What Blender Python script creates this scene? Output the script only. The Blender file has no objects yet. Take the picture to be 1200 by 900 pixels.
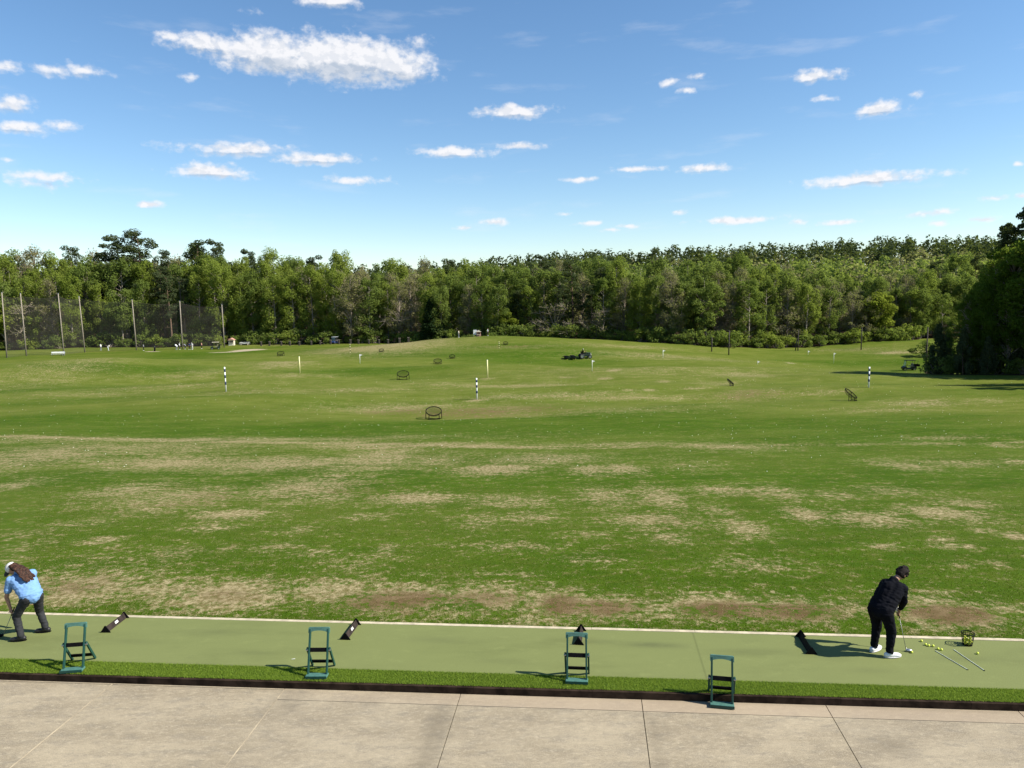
import bpy, bmesh, math, random
import numpy as np
from mathutils import Vector, Matrix, Euler
R = math.radians
rng = np.random.default_rng(7)
random.seed(7)
S = bpy.context.scene
COL = S.collection

# ------------------------------------------------------------------ camera
CAMZ = 6.6
FPX = 873.0                      # focal length in pixels of the 1200 px wide photo
PITCH = math.atan((450 - 345) / FPX)
ROLL = R(1.2)
cam = bpy.data.cameras.new('camera')
cam_o = bpy.data.objects.new('camera', cam)
COL.objects.link(cam_o)
cam.sensor_width = 36.0
cam.lens = FPX / 1200 * 36.0
cam.clip_start = 0.1
cam.clip_end = 6000
CM = (Euler((math.pi / 2 - PITCH, 0, 0)).to_matrix() @ Euler((0, 0, -ROLL)).to_matrix())
cam_o.matrix_world = Matrix.Translation((0, 0, CAMZ)) @ CM.to_4x4()
S.camera = cam_o


def ray(px, py):
    return (CM @ Vector((px - 600, 450 - py, -FPX))).normalized()


def flat(px, py, z=0.0):
    d = ray(px, py)
    t = (z - CAMZ) / d.z
    return Vector((d.x * t, d.y * t, z))


# ------------------------------------------------------------------ tee axes
YAW = R(6.0)
T = Vector((math.cos(YAW), -math.sin(YAW), 0))      # along the tee
N = Vector((math.sin(YAW), math.cos(YAW), 0))       # away from the building
S_FAR = flat(600, 734).dot(N)
S_FRINGE = flat(600, 790).dot(N)
S_KERB = flat(600, 808, .0).dot(N) + .03
ZC = -0.115


def s_far(t): return S_FAR - .003 * t
def s_fringe(t): return S_FRINGE + .004 * t
def s_kerb(t): return S_KERB + .008 * t


def tn(t, s, z=0.0):
    p = T * t + N * s
    return Vector((p.x, p.y, z))


# ------------------------------------------------------------------ terrain height
_kn = np.array([(-60, -.06), (0, -.06), (4, -.36), (8, -.80), (14, -1.48), (20, -2.15), (28, -3.0), (36, -3.8), (44, -4.45), (52, -4.95),
                (62, -5.3), (80, -5.4), (110, -5.4), (150, -5.6), (180, -5.8), (215, -5.5), (260, -4.5), (330, .5), (430, 6.5), (560, 10), (800, 6), (1700, 0)])
_ss = np.linspace(-60, 1700, 7041)
_zz = np.interp(_ss, _kn[:, 0], _kn[:, 1])
for _k in range(3):
    _w = 13
    _zs = np.convolve(np.pad(_zz, _w, mode='edge'), np.ones(2 * _w + 1) / (2 * _w + 1), mode='valid')
    _zz = np.where(_ss < 2, _zz, _zs)
MOUNDS = [  # x, y, sx, sy, amplitude
    (-4, 170, 36, 17, 2.8), (-72, 128, 24, 12, 2.3), (-112, 122, 25, 14, 2.3), (-70, 170, 60, 14, -.3),
    (72, 138, 32, 28, -3.3), (60, 180, 40, 25, -.6), (16, 104, 14, 6, .35), (-14, 80, 9, 6, -.35), (36, 95, 12, 6, -.3),
    (-30, 100, 14, 8, .3), (40, 118, 12, 8, .4), (-48, 82, 14, 8, .35), (10, 128, 18, 7, -.5), (-20, 140, 16, 7, .4),
    (52, 80, 16, 8, .35), (-42, 104, 13, 4.5, 0.80), (-22, 112, 12, 4, -0.72), (12, 92, 13, 3.5, 0.72), (24, 112, 13, 4.5, 0.87), (-8, 122, 16, 4.5, 0.87), (30, 128, 14, 5, -0.72), (-52, 112, 14, 4.5, -0.87), (46, 100, 12, 4, 0.72), (-34, 132, 15, 5, 0.87), (8, 145, 18, 5, 0.87), (-30, 88, 12, 3.5, 0.58), (20, 82, 14, 3.5, -0.58), (-6, 74, 9, 3.2, -0.51), (38, 86, 10, 3, 0.51), (-46, 150, 18, 5, 0.72), (-10, 62, 16, 6, -.25), (-60, 60, 25, 7, .3), (55, 60, 25, 7, .25)]


def H(x, y):
    x = np.asarray(x, float); y = np.asarray(y, float)
    s = N.x * x * np.clip(1.6 - y / 150, 0, 1) + N.y * y - S_FAR
    z = np.interp(s, _ss, _zz)
    for mx, my, sx, sy, a in MOUNDS:
        z = z + a * np.exp(-((x - mx) / sx) ** 2 - ((y - my) / sy) ** 2)
    f = np.clip((s - 3) / 25, 0, 1)
    z = z + f * ((.10 + .10 * np.clip((y - 60) / 30, 0, 1)) * np.sin(x * .13 + 1.3 * np.sin(y * .07)) * np.sin(y * .17 + .6 + .8 * np.sin(x * .05)) + .05 * np.sin(x * .47 + y * .31))
    g = np.clip((y - 240) / 200, 0, 1)
    z = z + g * (4.5 * np.sin(x * .012 - .6) + 1.6 * np.sin(x * .031 + .3))
    z = np.where(s < -.05, -.4, z)
    return z


def h1(x, y):
    return float(H(x, y))


def ground(px, py):
    d = ray(px, py)
    ts = 13 * (600 / 13.0) ** (np.arange(4001) / 4000.0)
    x = d.x * ts; y = d.y * ts; z = CAMZ + d.z * ts
    below = np.nonzero(z < H(x, y))[0]
    if len(below) == 0:
        return Vector((x[-1], y[-1], float(H(x[-1], y[-1]))))
    i = below[0]
    a, b = ts[max(i - 1, 0)], ts[i]
    for _ in range(20):
        m = (a + b) / 2
        if CAMZ + d.z * m < h1(d.x * m, d.y * m): b = m
        else: a = m
    return Vector((d.x * b, d.y * b, h1(d.x * b, d.y * b)))


def col_at(px, D):
    """ground point in pixel column px at distance D along y"""
    x = (px - 600) / FPX * D
    for _ in range(4):
        z = h1(x, D)
        v = CM.transposed() @ Vector((x, D, z - CAMZ))
        u = 600 + FPX * v.x / -v.z
        x += (px - u) / FPX * D
    return Vector((x, D, h1(x, D)))


def proj(p):
    v = CM.transposed() @ (Vector(p) - Vector((0, 0, CAMZ)))
    return (600 + FPX * v.x / -v.z, 450 - FPX * v.y / -v.z)


def crest_D(px, D):
    """D itself when the ground there is in view from the deck, else the distance of the rise that hides it"""
    ds = np.linspace(120, D, 240)
    x = (px - 600) / FPX * ds
    a = (H(x, ds) - CAMZ) / ds
    i = int(np.argmax(a))
    return float(D) if a[i] - a[-1] < .0004 else float(ds[i])

# ------------------------------------------------------------------ render, sky, sun
S.view_settings.view_transform = 'Standard'
S.view_settings.look = 'None'
S.view_settings.exposure = 0.95
S.view_settings.gamma = 1.0
S.render.engine = 'CYCLES'
S.cycles.max_bounces = 8
S.cycles.transparent_max_bounces = 16
SUN_EL = R(41)
SUN_AZ = Vector((1, -.21, 0)).normalized()
sd = Vector((SUN_AZ.x * math.cos(SUN_EL), SUN_AZ.y * math.cos(SUN_EL), math.sin(SUN_EL)))
sun = bpy.data.lights.new('sun', 'SUN')
sun.energy = 5.0
sun.angle = R(.55)
sun.color = (1.0, .94, .84)
sun_o = bpy.data.objects.new('sun', sun)
COL.objects.link(sun_o)
sun_o.rotation_euler = sd.to_track_quat('Z', 'Y').to_euler()
sun_o.location = (60, -10, 60)

W = bpy.data.worlds.new('World')
S.world = W
W.use_nodes = True
wt = W.node_tree
wt.nodes.clear()


class NB:
    """small helper to write node graphs"""
    def __init__(s, nt): s.nt = nt

    def n(s, t, **k):
        o = s.nt.nodes.new(t)
        for a, b in k.items(): setattr(o, a, b)
        return o

    def put(s, sock, v):
        if isinstance(v, bpy.types.NodeSocket): s.nt.links.new(v, sock)
        elif v is not None: sock.default_value = v

    def m(s, op, a, b=None, c=None, clamp=False):
        o = s.n('ShaderNodeMath', operation=op, use_clamp=clamp)
        for i, v in enumerate((a, b, c)): s.put(o.inputs[i], v)
        return o.outputs[0]

    def v(s, op, a, b=None, out=0):
        o = s.n('ShaderNodeVectorMath', operation=op)
        s.put(o.inputs[0], a); s.put(o.inputs[1], b)
        return o.outputs[out]

    def sstep(s, x, a, b):
        o = s.n('ShaderNodeMapRange', interpolation_type='SMOOTHSTEP')
        s.put(o.inputs[0], x); s.put(o.inputs[1], a); s.put(o.inputs[2], b)
        return o.outputs[0]

    def noise(s, vec, scale, detail=3, rough=.55, dist=0):
        o = s.n('ShaderNodeTexNoise')
        s.put(o.inputs['Vector'], vec)
        o.inputs['Scale'].default_value = scale
        o.inputs['Detail'].default_value = detail
        o.inputs['Roughness'].default_value = rough
        o.inputs['Distortion'].default_value = dist
        return o.outputs[0]

    def mix(s, f, a, b, mode='MIX'):
        o = s.n('ShaderNodeMix', data_type='RGBA', blend_type=mode)
        s.put(o.inputs[0], f)
        for i, v in ((6, a), (7, b)):
            s.put(o.inputs[i], v if isinstance(v, bpy.types.NodeSocket) else (*v, 1))
        return o.outputs[2]

    def attr(s, name):
        o = s.n('ShaderNodeAttribute', attribute_name=name)
        return o.outputs['Fac']

    def scale(s, vec, sc):
        return s.v('MULTIPLY', vec, sc)

    def bump(s, h, strength=.3, dist=.02):
        o = s.n('ShaderNodeBump')
        o.inputs['Strength'].default_value = strength
        o.inputs['Distance'].default_value = dist
        s.put(o.inputs['Height'], h)
        return o.outputs[0]


b = NB(wt)
sky = b.n('ShaderNodeTexSky', sky_type='NISHITA')
sky.sun_disc = False
sky.sun_elevation = SUN_EL
sky.sun_rotation = math.atan2(SUN_AZ.x, SUN_AZ.y)
sky.altitude = 300
sky.air_density = 1.0
sky.dust_density = .12
sky.ozone_density = 2.6
tc = b.n('ShaderNodeTexCoord').outputs['Generated']
sep = b.n('ShaderNodeSeparateXYZ'); b.put(sep.inputs[0], tc)
az = b.m('ARCTAN2', sep.outputs[0], sep.outputs[1])
el = b.m('ARCSINE', sep.outputs[2])
cmb = b.n('ShaderNodeCombineXYZ'); b.put(cmb.inputs[0], az); b.put(cmb.inputs[1], el)
P0 = cmb.outputs[0]
# clouds live in the sky: every one a direction (azimuth, elevation), a size and a thickness
CL = [(247, 52, 70, 17, 1.0), (320, 63, 98, 31, 1.4), (405, 70, 122, 38, 1.6), (462, 80, 64, 25, 1.3), (200, 44, 24, 10, .8),
      (385, 0, 50, 12, 1.2), (297, 12, 24, 6, .55), (102, 82, 32, 13, 1.0), (62, 80, 38, 10, .9), (14, 80, 28, 9, .7), (12, 123, 32, 15, 1.1), (24, 148, 48, 11, 1.1), (75, 147, 24, 9, .9),
      (275, 175, 90, 11, 1.1), (370, 185, 64, 10, 1.15), (250, 201, 58, 12, 1.2), (410, 212, 52, 7, .7), (600, 131, 52, 10, 1.3), (535, 178, 54, 8, 1.1),
      (615, 171, 38, 6, 1.05), (680, 211, 24, 5, 1.0), (745, 198, 42, 4.5, .9), (822, 197, 42, 7, 1.0), (786, 96, 16, 8, .8), (815, 90, 16, 6, .9), (806, 107, 14, 5, .8),
      (960, 89, 40, 11, 1.2), (1030, 127, 42, 11, 1.2), (1075, 110, 12, 5, .55), (967, 115, 16, 4, .6), (1025, 209, 100, 10, 1.15), (1165, 231, 22, 5, .9), (1198, 229, 14, 5, .9),
      (865, 258, 62, 5, .9), (935, 260, 16, 4, .7), (982, 261, 36, 5, 1.0), (1085, 250, 38, 5, .85), (1100, 261, 16, 4, .7), (1150, 257, 24, 5, .95), (173, 240, 26, 6, 1.1), (60, 208, 54, 9, .7), (48, 216, 40, 8, .7),
      (580, 260, 26, 5, .8), (545, 268, 18, 4, .7), (695, 262, 22, 4, .7), (738, 265, 16, 4, .8), (712, 270, 24, 3.5, .6), (795, 249, 14, 4, .6), (662, 251, 14, 3, .6), (5, 186, 12, 4, .8), (1197, 192, 8, 4, .8), (220, 90, 14, 6, .5)]
wn = b.n('ShaderNodeTexNoise', noise_dimensions='2D')
b.put(wn.inputs['Vector'], b.scale(P0, (16, 34, 0))); wn.inputs['Detail'].default_value = 3; wn.inputs['Scale'].default_value = 1.0
wof = b.v('MULTIPLY', b.v('SUBTRACT', wn.outputs['Color'], (.5, .5, .5)), (.018, .007, 0))
PW = b.v('ADD', P0, wof)


def cloud_field(vec):
    acc = None
    for (px, py, rx, ry, st) in CL:
        d = ray(px, py)
        a0, e0 = math.atan2(d.x, d.y), math.asin(d.z)
        dx, dy = ray(px + rx, py), ray(px, py - ry)
        ra = abs(math.atan2(dx.x, dx.y) - a0); re = abs(math.asin(dy.z) - e0)
        q = b.v('MULTIPLY', b.v('SUBTRACT', vec, (a0, e0, 0)), (1 / ra, 1 / re, 0))
        L = b.v('LENGTH', q, out=1)
        val = b.m('MULTIPLY_ADD', L, -st, st)
        acc = val if acc is None else b.m('MAXIMUM', acc, val)
    return acc


field = cloud_field(PW)


def fbm(vec, sx, sy):
    o = b.n('ShaderNodeTexNoise', noise_dimensions='2D')
    b.put(o.inputs['Vector'], b.scale(vec, (sx, sy, 0)))
    o.inputs['Detail'].default_value = 7
    o.inputs['Scale'].default_value = 1.0
    o.inputs['Roughness'].default_value = .56
    return o.outputs[0]


def puff(vec):
    return b.m('ADD', b.m('MULTIPLY', fbm(vec, 34, 52), .68), b.m('MULTIPLY', fbm(vec, 95, 140), .32))


f1 = puff(P0)
f2 = puff(b.v('ADD', P0, (.005, .006, 0)))
dens = b.sstep(b.m('MULTIPLY_ADD', b.m('SUBTRACT', f1, .5), 2.4, field), .0, .95)
veil = fbm(b.v('ADD', P0, (3.1, 1.7, 0)), 7, 34)
veil = b.m('MULTIPLY', b.sstep(veil, .56, .8), .16)
lit = b.sstep(b.m('SUBTRACT', f1, f2), -.07, .045)
core = b.sstep(field, -.15, .55)
under = b.m('SUBTRACT', cloud_field(b.v('ADD', PW, (0, .007, 0))), field)
under = b.sstep(b.m('MULTIPLY_ADD', b.m('SUBTRACT', f1, .5), -.9, under), -.08, .26)
shade = b.m('MULTIPLY', core, b.m('ADD', b.m('MULTIPLY', under, .75), b.m('MULTIPLY', b.m('SUBTRACT', 1.0, lit), .3)))
ccol = b.mix(shade, (.50, .50, .515), (.27, .31, .37))
bg1 = b.n('ShaderNodeBackground'); bg1.inputs['Strength'].default_value = .084
hs = b.n('ShaderNodeHueSaturation'); hs.inputs['Saturation'].default_value = 1.13; hs.inputs['Hue'].default_value = .499
b.put(hs.inputs['Color'], sky.outputs[0])
b.put(bg1.inputs['Color'], hs.outputs[0])
bg2 = b.n('ShaderNodeBackground'); b.put(bg2.inputs['Color'], ccol); bg2.inputs['Strength'].default_value = 1.0
mx = b.n('ShaderNodeMixShader')
b.put(mx.inputs[0], b.m('MAXIMUM', b.m('MULTIPLY', dens, .97), veil)); b.put(mx.inputs[1], bg1.outputs[0]); b.put(mx.inputs[2], bg2.outputs[0])
wo = b.n('ShaderNodeOutputWorld'); b.put(wo.inputs[0], mx.outputs[0])
W.cycles.sampling_method = 'MANUAL'
W.cycles.sample_map_resolution = 1024


# ------------------------------------------------------------------ materials
def newmat(name):
    m = bpy.data.materials.new(name)
    m.use_nodes = True
    m.node_tree.nodes.clear()
    nb = NB(m.node_tree)
    out = nb.n('ShaderNodeOutputMaterial')
    return m, nb, out


def principled(nb, out, col, rough=.6, metal=0, normal=None, spec=.5):
    p = nb.n('ShaderNodeBsdfPrincipled')
    nb.put(p.inputs['Base Color'], col if isinstance(col, bpy.types.NodeSocket) else (*col, 1))
    nb.put(p.inputs['Roughness'], rough)
    p.inputs['Metallic'].default_value = metal
    p.inputs['Specular IOR Level'].default_value = spec
    if normal is not None: nb.put(p.inputs['Normal'], normal)
    nb.put(out.inputs[0], p.outputs[0])
    return p


def mat(name, col, rough=.6, metal=0, var=.15, scale=8, bump=0, spec=.4):
    """painted / plastic / cloth surface with some uneven tone"""
    m, nb, out = newmat(name)
    o = nb.n('ShaderNodeTexCoord').outputs['Object']
    n = nb.noise(o, scale, 4, .6)
    c = nb.mix(nb.sstep(n, .3, .7), tuple(v * (1 - var) for v in col), tuple(min(1, v * (1 + var)) for v in col))
    nrm = nb.bump(nb.noise(o, scale * 4, 3), bump, .01) if bump else None
    principled(nb, out, c, rough, metal, nrm, spec)
    return m


def mat_grass():
    m, nb, out = newmat('grass_ground')
    o = nb.n('ShaderNodeTexCoord').outputs['Object']
    dry, soil, tone, far, sand, shaded_litter = (nb.attr(k) for k in ('dry', 'soil', 'tone', 'far', 'sand', 'shaded_litter'))
    nL = nb.noise(nb.scale(o, (.03, .11, 0)), 1, 4, .6)          # long mowing-wise bands
    nM = nb.noise(nb.scale(o, (.30, .62, 0)), 1, 5, .65)
    nS = nb.noise(nb.scale(o, (1.5, 2.0, 0)), 1, 5, .7, .6)
    nF = nb.noise(nb.scale(o, (17, 13, 4)), 1, 4, .75)
    nB = nb.noise(nb.scale(o, (60, 60, 20)), 1, 2, .6)
    # green
    g1 = nb.mix(nb.sstep(nM, .3, .7), (.035, .076, .0035), (.058, .102, .006))
    g2 = nb.mix(nb.sstep(nM, .3, .7), (.084, .112, .0140), (.124, .146, .027))
    tn_ = nb.m('ADD', tone, nb.m('MULTIPLY', nb.m('SUBTRACT', nL, .5), nb.m('MULTIPLY_ADD', far, 1.0, .9)))
    tn_ = nb.m('ADD', tn_, nb.m('MULTIPLY', nb.m('SUBTRACT', nM, .5), .5))
    green = nb.mix(nb.sstep(tn_, .15, .85), g2, g1)
    green = nb.mix(nb.m('MULTIPLY', nb.sstep(nS, .42, .72), .45), green, (.110, .110, .022))
    green = nb.mix(nb.m('MULTIPLY', nb.sstep(nF, .47, .70), .60), green, (.020, .040, .004))
    # worn and straw
    nG0 = nb.noise(nb.scale(o, (8, 6, 2)), 1, 3, .7)
    straw = nb.mix(nb.sstep(nG0, .35, .68), (.135, .110, .042), (.38, .31, .18))
    brown = nb.mix(nb.sstep(nS, .35, .7), (.105, .064, .032), (.175, .122, .066))
    worn = nb.mix(nb.sstep(nb.m('ADD', soil, nb.m('SUBTRACT', nM, .5)), .25, .8), straw, brown)
    base = nb.m('MULTIPLY_ADD', far, -.10, .10)
    nG = nb.noise(nb.scale(o, (5.0, 4.4, 2)), 1, 4, .7)
    f = nb.m('MULTIPLY_ADD', nb.m('SUBTRACT', nM, .5), 1.1, nb.m('MULTIPLY_ADD', dry, 1.1, base))
    f = nb.m('MULTIPLY_ADD', nb.m('SUBTRACT', nS, .5), 1.6, f)
    f = nb.m('MULTIPLY_ADD', nb.m('SUBTRACT', nG, .5), 2.7, f)
    f = nb.m('MULTIPLY_ADD', nb.m('SUBTRACT', nF, .5), 1.7, f)
    c = nb.mix(nb.m('MULTIPLY', nb.sstep(f, .28, 1.0), .9), green, worn)
    fleck = nb.sstep(nb.m('ADD', nF, nb.m('MULTIPLY', nb.m('SUBTRACT', nS, .5), .5)), .68, .80)
    c = nb.mix(nb.m('MULTIPLY', fleck, .55), c, (.26, .21, .10))
    sd_ = nb.sstep(nb.m('MULTIPLY_ADD', nb.m('SUBTRACT', nS, .5), .6, sand), .35, .6)
    c = nb.mix(sd_, c, nb.mix(nS, (.27, .22, .14), (.40, .34, .25)))
    lt = nb.sstep(nb.m('MULTIPLY_ADD', nb.m('SUBTRACT', nM, .5), .5, shaded_litter), .4, .6)
    c = nb.mix(lt, c, nb.mix(nS, (.018, .012, .007), (.045, .032, .018)))  # leaf litter, its colour darkened further to stand in for canopy shade
    hgt = nb.m('ADD', nb.m('MULTIPLY', nF, .6), nb.m('MULTIPLY', nB, .5))
    p = principled(nb, out, c, .75, 0, nb.bump(hgt, .55, .05), .02)
    return m


def mat_turf(name, c1, c2, sc, bumpd, seams=False):
    m, nb, out = newmat(name)
    o = nb.n('ShaderNodeTexCoord').outputs['Object']
    nL = nb.noise(nb.scale(o, (.25, .8, 0)), 1, 5, .65)
    nS = nb.noise(o, sc, 3, .7)
    nT = nb.noise(nb.scale(o, (2, 3.5, 0)), 1, 6, .75)
    c = nb.mix(nb.sstep(nS, .25, .75), c1, c2)
    c = nb.mix(nb.m('MULTIPLY', nb.sstep(nL, .45, .72), .45), c, tuple(v * .68 for v in c1))
    c = nb.mix(nb.m('MULTIPLY', nb.sstep(nT, .52, .72), .4), c, tuple(v * 1.15 for v in c2))
    if seams:
        at = nb.n('ShaderNodeAttribute', attribute_name='seam').outputs['Fac']
        c = nb.mix(nb.m('MULTIPLY', at, .38), c, tuple(v * .45 for v in c1))
        wr_ = nb.n('ShaderNodeAttribute', attribute_name='wear').outputs['Fac']
        c = nb.mix(nb.m('MULTIPLY', wr_, nb.m('MULTIPLY_ADD', nT, 1.2, -.15)), c, (.062, .070, .030))
        sc_ = nb.noise(nb.scale(o, (1.2, 2.0, 0)), 1, 5, .75)
        c = nb.mix(nb.m('MULTIPLY', nb.sstep(sc_, .60, .78), .30), c, (.09, .095, .045))
    principled(nb, out, c, .85, 0, nb.bump(nS, .4, bumpd), .2)
    return m


def mat_concrete():
    m, nb, out = newmat('concrete')
    o = nb.n('ShaderNodeTexCoord').outputs['Object']
    strip = nb.attr('strip'); rnd = nb.attr('slab'); stain = nb.attr('stain')
    o2 = nb.v('ADD', o, nb.n('ShaderNodeCombineXYZ').outputs[0])
    nL = nb.noise(nb.scale(o2, (.55, 1.3, 0)), 1, 6, .7)
    nM = nb.noise(nb.scale(o2, (2.2, 5.5, 0)), 1, 6, .72)
    nS = nb.noise(nb.scale(o2, (9, 16, 0)), 1, 5, .75)
    nF = nb.noise(o, 70, 4, .8)
    c = nb.mix(nb.sstep(nL, .34, .66), (.215, .176, .115), (.325, .272, .182))
    c = nb.mix(nb.m('MULTIPLY', nb.sstep(nM, .45, .68), .5), c, (.135, .120, .096))
    c = nb.mix(nb.m('MULTIPLY', nb.sstep(nS, .50, .68), .6), c, (.42, .36, .25))
    c = nb.mix(nb.m('MULTIPLY', nb.sstep(nS, .48, .30), .4), c, (.125, .108, .082))
    c = nb.mix(nb.m('MULTIPLY', nb.sstep(nF, .48, .66), .55), c, (.46, .40, .30))
    c = nb.mix(nb.m('MULTIPLY', nb.sstep(nF, .52, .36), .5), c, (.16, .14, .11))
    c = nb.mix(nb.m('MULTIPLY', strip, .55), c, (.34, .265, .185))
    c = nb.mix(nb.m('MULTIPLY', rnd, .16), c, (.20, .18, .15))
    c = nb.mix(nb.m('MULTIPLY', stain, nb.m('MULTIPLY_ADD', nM, .7, .2)), c, (.10, .085, .062))
    principled(nb, out, c, .85, 0, nb.bump(nb.m('ADD', nS, nF), .25, .006), .1)
    return m


def mat_leaf(name, ca, cb, cc, trans=.5):
    """ca..cb varies from tree to tree, cc mixes in from leaf to leaf"""
    m, nb, out = newmat(name)
    r = nb.n('ShaderNodeObjectInfo').outputs['Random']
    v = nb.attr('leafv')
    c = nb.mix(r, ca, cb)
    c = nb.mix(nb.m('MULTIPLY', v, .7), c, cc)
    d = nb.n('ShaderNodeBsdfDiffuse'); nb.put(d.inputs[0], c)
    t = nb.n('ShaderNodeBsdfTranslucent'); nb.put(t.inputs[0], nb.mix(.5, c, (.26, .33, .04)))
    mxs = nb.n('ShaderNodeMixShader'); mxs.inputs[0].default_value = trans
    nb.put(mxs.inputs[1], d.outputs[0]); nb.put(mxs.inputs[2], t.outputs[0])
    nb.put(out.inputs[0], mxs.outputs[0])
    return m


def mat_net(name, col, open_):
    """fine knotted mesh: cord colour with see-through holes"""
    m, nb, out = newmat(name)
    d = nb.n('ShaderNodeBsdfDiffuse'); d.inputs[0].default_value = (*col, 1)
    t = nb.n('ShaderNodeBsdfTransparent')
    o = nb.n('ShaderNodeTexCoord').outputs['Object']
    n = nb.noise(nb.scale(o, (.25, .25, .6)), 1, 3)
    mxs = nb.n('ShaderNodeMixShader')
    nb.put(mxs.inputs[0], nb.m('ADD', nb.m('MULTIPLY', nb.m('SUBTRACT', n, .5), .25), open_))
    nb.put(mxs.inputs[1], d.outputs[0]); nb.put(mxs.inputs[2], t.outputs[0])
    nb.put(out.inputs[0], mxs.outputs[0])
    return m


M = dict(
    grass=mat_grass(), turf=mat_turf('tee_turf', (.122, .141, .045), (.160, .181, .063), 60, .004, True),
    fringe=mat_turf('fringe_base', (.052, .092, .010), (.080, .130, .018), 50, .01),
    concrete=mat_concrete(),
    kerb=mat('kerb_wood', (.027, .018, .0125), .9, 0, .5, 4, .3, .05), filler=mat('joint_sand', (.33, .275, .185), .9, 0, .3, 3, .2), edging=mat('edging_concrete', (.42, .36, .25), .85, 0, .2, 6, .2),
    bark=mat('bark', (.22, .19, .15), .9, 0, .35, 3, .4), pinebark=mat('pine_bark', (.15, .095, .065), .9, 0, .35, 3, .4),
    twig=mat('twig', (.20, .165, .125), .9, 0, .2, 3),
    polewood=mat('pole_wood', (.22, .19, .15), .85, 0, .2, 2), darkpole=mat('dark_pole_wood', (.05, .04, .032), .85, 0, .2, 2),
    green_rail=mat('green_plastic', (.0065, .046, .035), .45, 0, .15, 9), green_light=mat('worn_green_plastic', (.055, .135, .108), .5, 0, .2, 14),
    black=mat('black_plastic', (.0045, .0045, .005), .6, 0, .2, 9, 0, .06), dkbrown=mat('sunlit_brown_rubber', (.028, .021, .018), .7, 0, .3, 9, 0, .1),
    label=mat('white_label', (.75, .75, .72), .6), steel=mat('steel', (.45, .45, .45), .3, .9), chrome=mat('grey_shaft', (.20, .21, .18), .4, .2), stick=mat('pale_rod', (.55, .58, .45), .5),
    yball=mat('yellow_ball', (.55, .62, .06), .35, 0, .05), wball=mat('white_ball', (.82, .82, .70), .4, 0, .05),
    skin=mat('skin', (.33, .18, .115), .55, 0, .12, 12), skin_dk=mat('skin_tan', (.28, .15, .095), .55, 0, .12, 12),
    hair_br=mat('brown_hair', (.036, .017, .010), .6, 0, .7, 26, .6, .2), hair_bk=mat('black_hair', (.010, .007, .006), .7, 0, .3, 30, .6, .1),
    blue_shirt=mat('light_blue_cotton', (.135, .255, .46), .85, 0, .10, 6, .15, .2), jean=mat('charcoal_denim', (.022, .023, .025), .85, 0, .25, 6, .2, .2),
    blackcloth=mat('black_cloth', (.0045, .005, .0075), .85, 0, .25, 6, .2, .06), blackshoe=mat('black_shoe', (.010, .010, .010), .5),
    whiteshoe=mat('white_shoe', (.62, .62, .62), .5, 0, .05), sole=mat('grey_sole', (.45, .45, .45), .6), cap_w=mat('white_cap', (.60, .58, .54), .8, 0, .06), cap_d=mat('dark_brim', (.06, .06, .065), .8),
    white=mat('white_paint', (.75, .75, .72), .5, 0, .06), navy=mat('navy_paint', (.015, .03, .10), .5), paleyel=mat('pale_yellow_paint', (.66, .62, .30), .5, 0, .06),
    greycloth=mat('grey_cloth', (.16, .17, .19), .8), redbrown=mat('brick_red', (.42, .22, .17), .8), cream=mat('cream_paint', (.62, .56, .44), .6),
    tyre=mat('tyre', (.018, .018, .018), .8), dkgreen=mat('dark_green_paint', (.010, .022, .014), .4), carttop=mat('beige_roof', (.55, .50, .38), .5), cartgrey=mat('pale_grey_paint', (.50, .54, .58), .45),
    seatc=mat('seat_vinyl', (.20, .18, .15), .6), net=mat_net('net_mesh', (.11, .103, .088), .865), basketnet=mat_net('basket_mesh', (.010, .010, .010), .72),
    leafA=mat_leaf('leaf_spring', (.140, .192, .026), (.200, .250, .046), (.21, .25, .055)),
    leafB=mat_leaf('leaf_mid', (.104, .154, .028), (.150, .198, .046), (.155, .195, .055)),
    leafO=mat_leaf('leaf_olive', (.175, .170, .068), (.23, .212, .105), (.25, .225, .12)),
    leafP=mat_leaf('needle', (.034, .050, .022), (.050, .068, .031), (.065, .080, .038), .25),
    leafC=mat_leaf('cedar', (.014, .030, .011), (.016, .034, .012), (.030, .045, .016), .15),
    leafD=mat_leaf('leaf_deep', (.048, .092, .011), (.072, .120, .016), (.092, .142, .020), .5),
    leafY=mat_leaf('leaf_yellowgreen', (.140, .185, .018), (.155, .195, .022), (.19, .21, .035)),
)
_g, _gb, _go = newmat('windshield_glass')
_gp = principled(_gb, _go, (.75, .85, .85), .05); _gp.inputs['Transmission Weight'].default_value = .85; _gp.inputs['IOR'].default_value = 1.05
M['glass'] = _g
def leafy(nb, out, c):
    d = nb.n('ShaderNodeBsdfDiffuse'); nb.put(d.inputs[0], c)
    t = nb.n('ShaderNodeBsdfTranslucent'); nb.put(t.inputs[0], c)
    q = nb.n('ShaderNodeMixShader'); q.inputs[0].default_value = .5
    nb.put(q.inputs[1], d.outputs[0]); nb.put(q.inputs[2], t.outputs[0])
    nb.put(out.inputs[0], q.outputs[0])


mg, nbg, og = newmat('blade')
vv = nbg.attr('leafv')
_c = nbg.mix(nbg.sstep(vv, .0, .5), (.055, .105, .006), (.120, .165, .016))
_c = nbg.mix(nbg.sstep(vv, .6, .75), _c, (.46, .37, .20))
leafy(nbg, og, _c)
M['blade'] = mg
mg, nbg, og = newmat('turf_blade')
vv = nbg.attr('leafv')
_c = nbg.mix(vv, (.125, .205, .018), (.29, .385, .060))
leafy(nbg, og, _c)
M['turfblade'] = mg


# ------------------------------------------------------------------ object helpers
def tag(o, label=None, cat=None, group=None, kind=None):
    if label: o['label'] = label
    if cat: o['category'] = cat
    if group: o['group'] = group
    if kind: o['kind'] = kind
    return o


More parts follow.
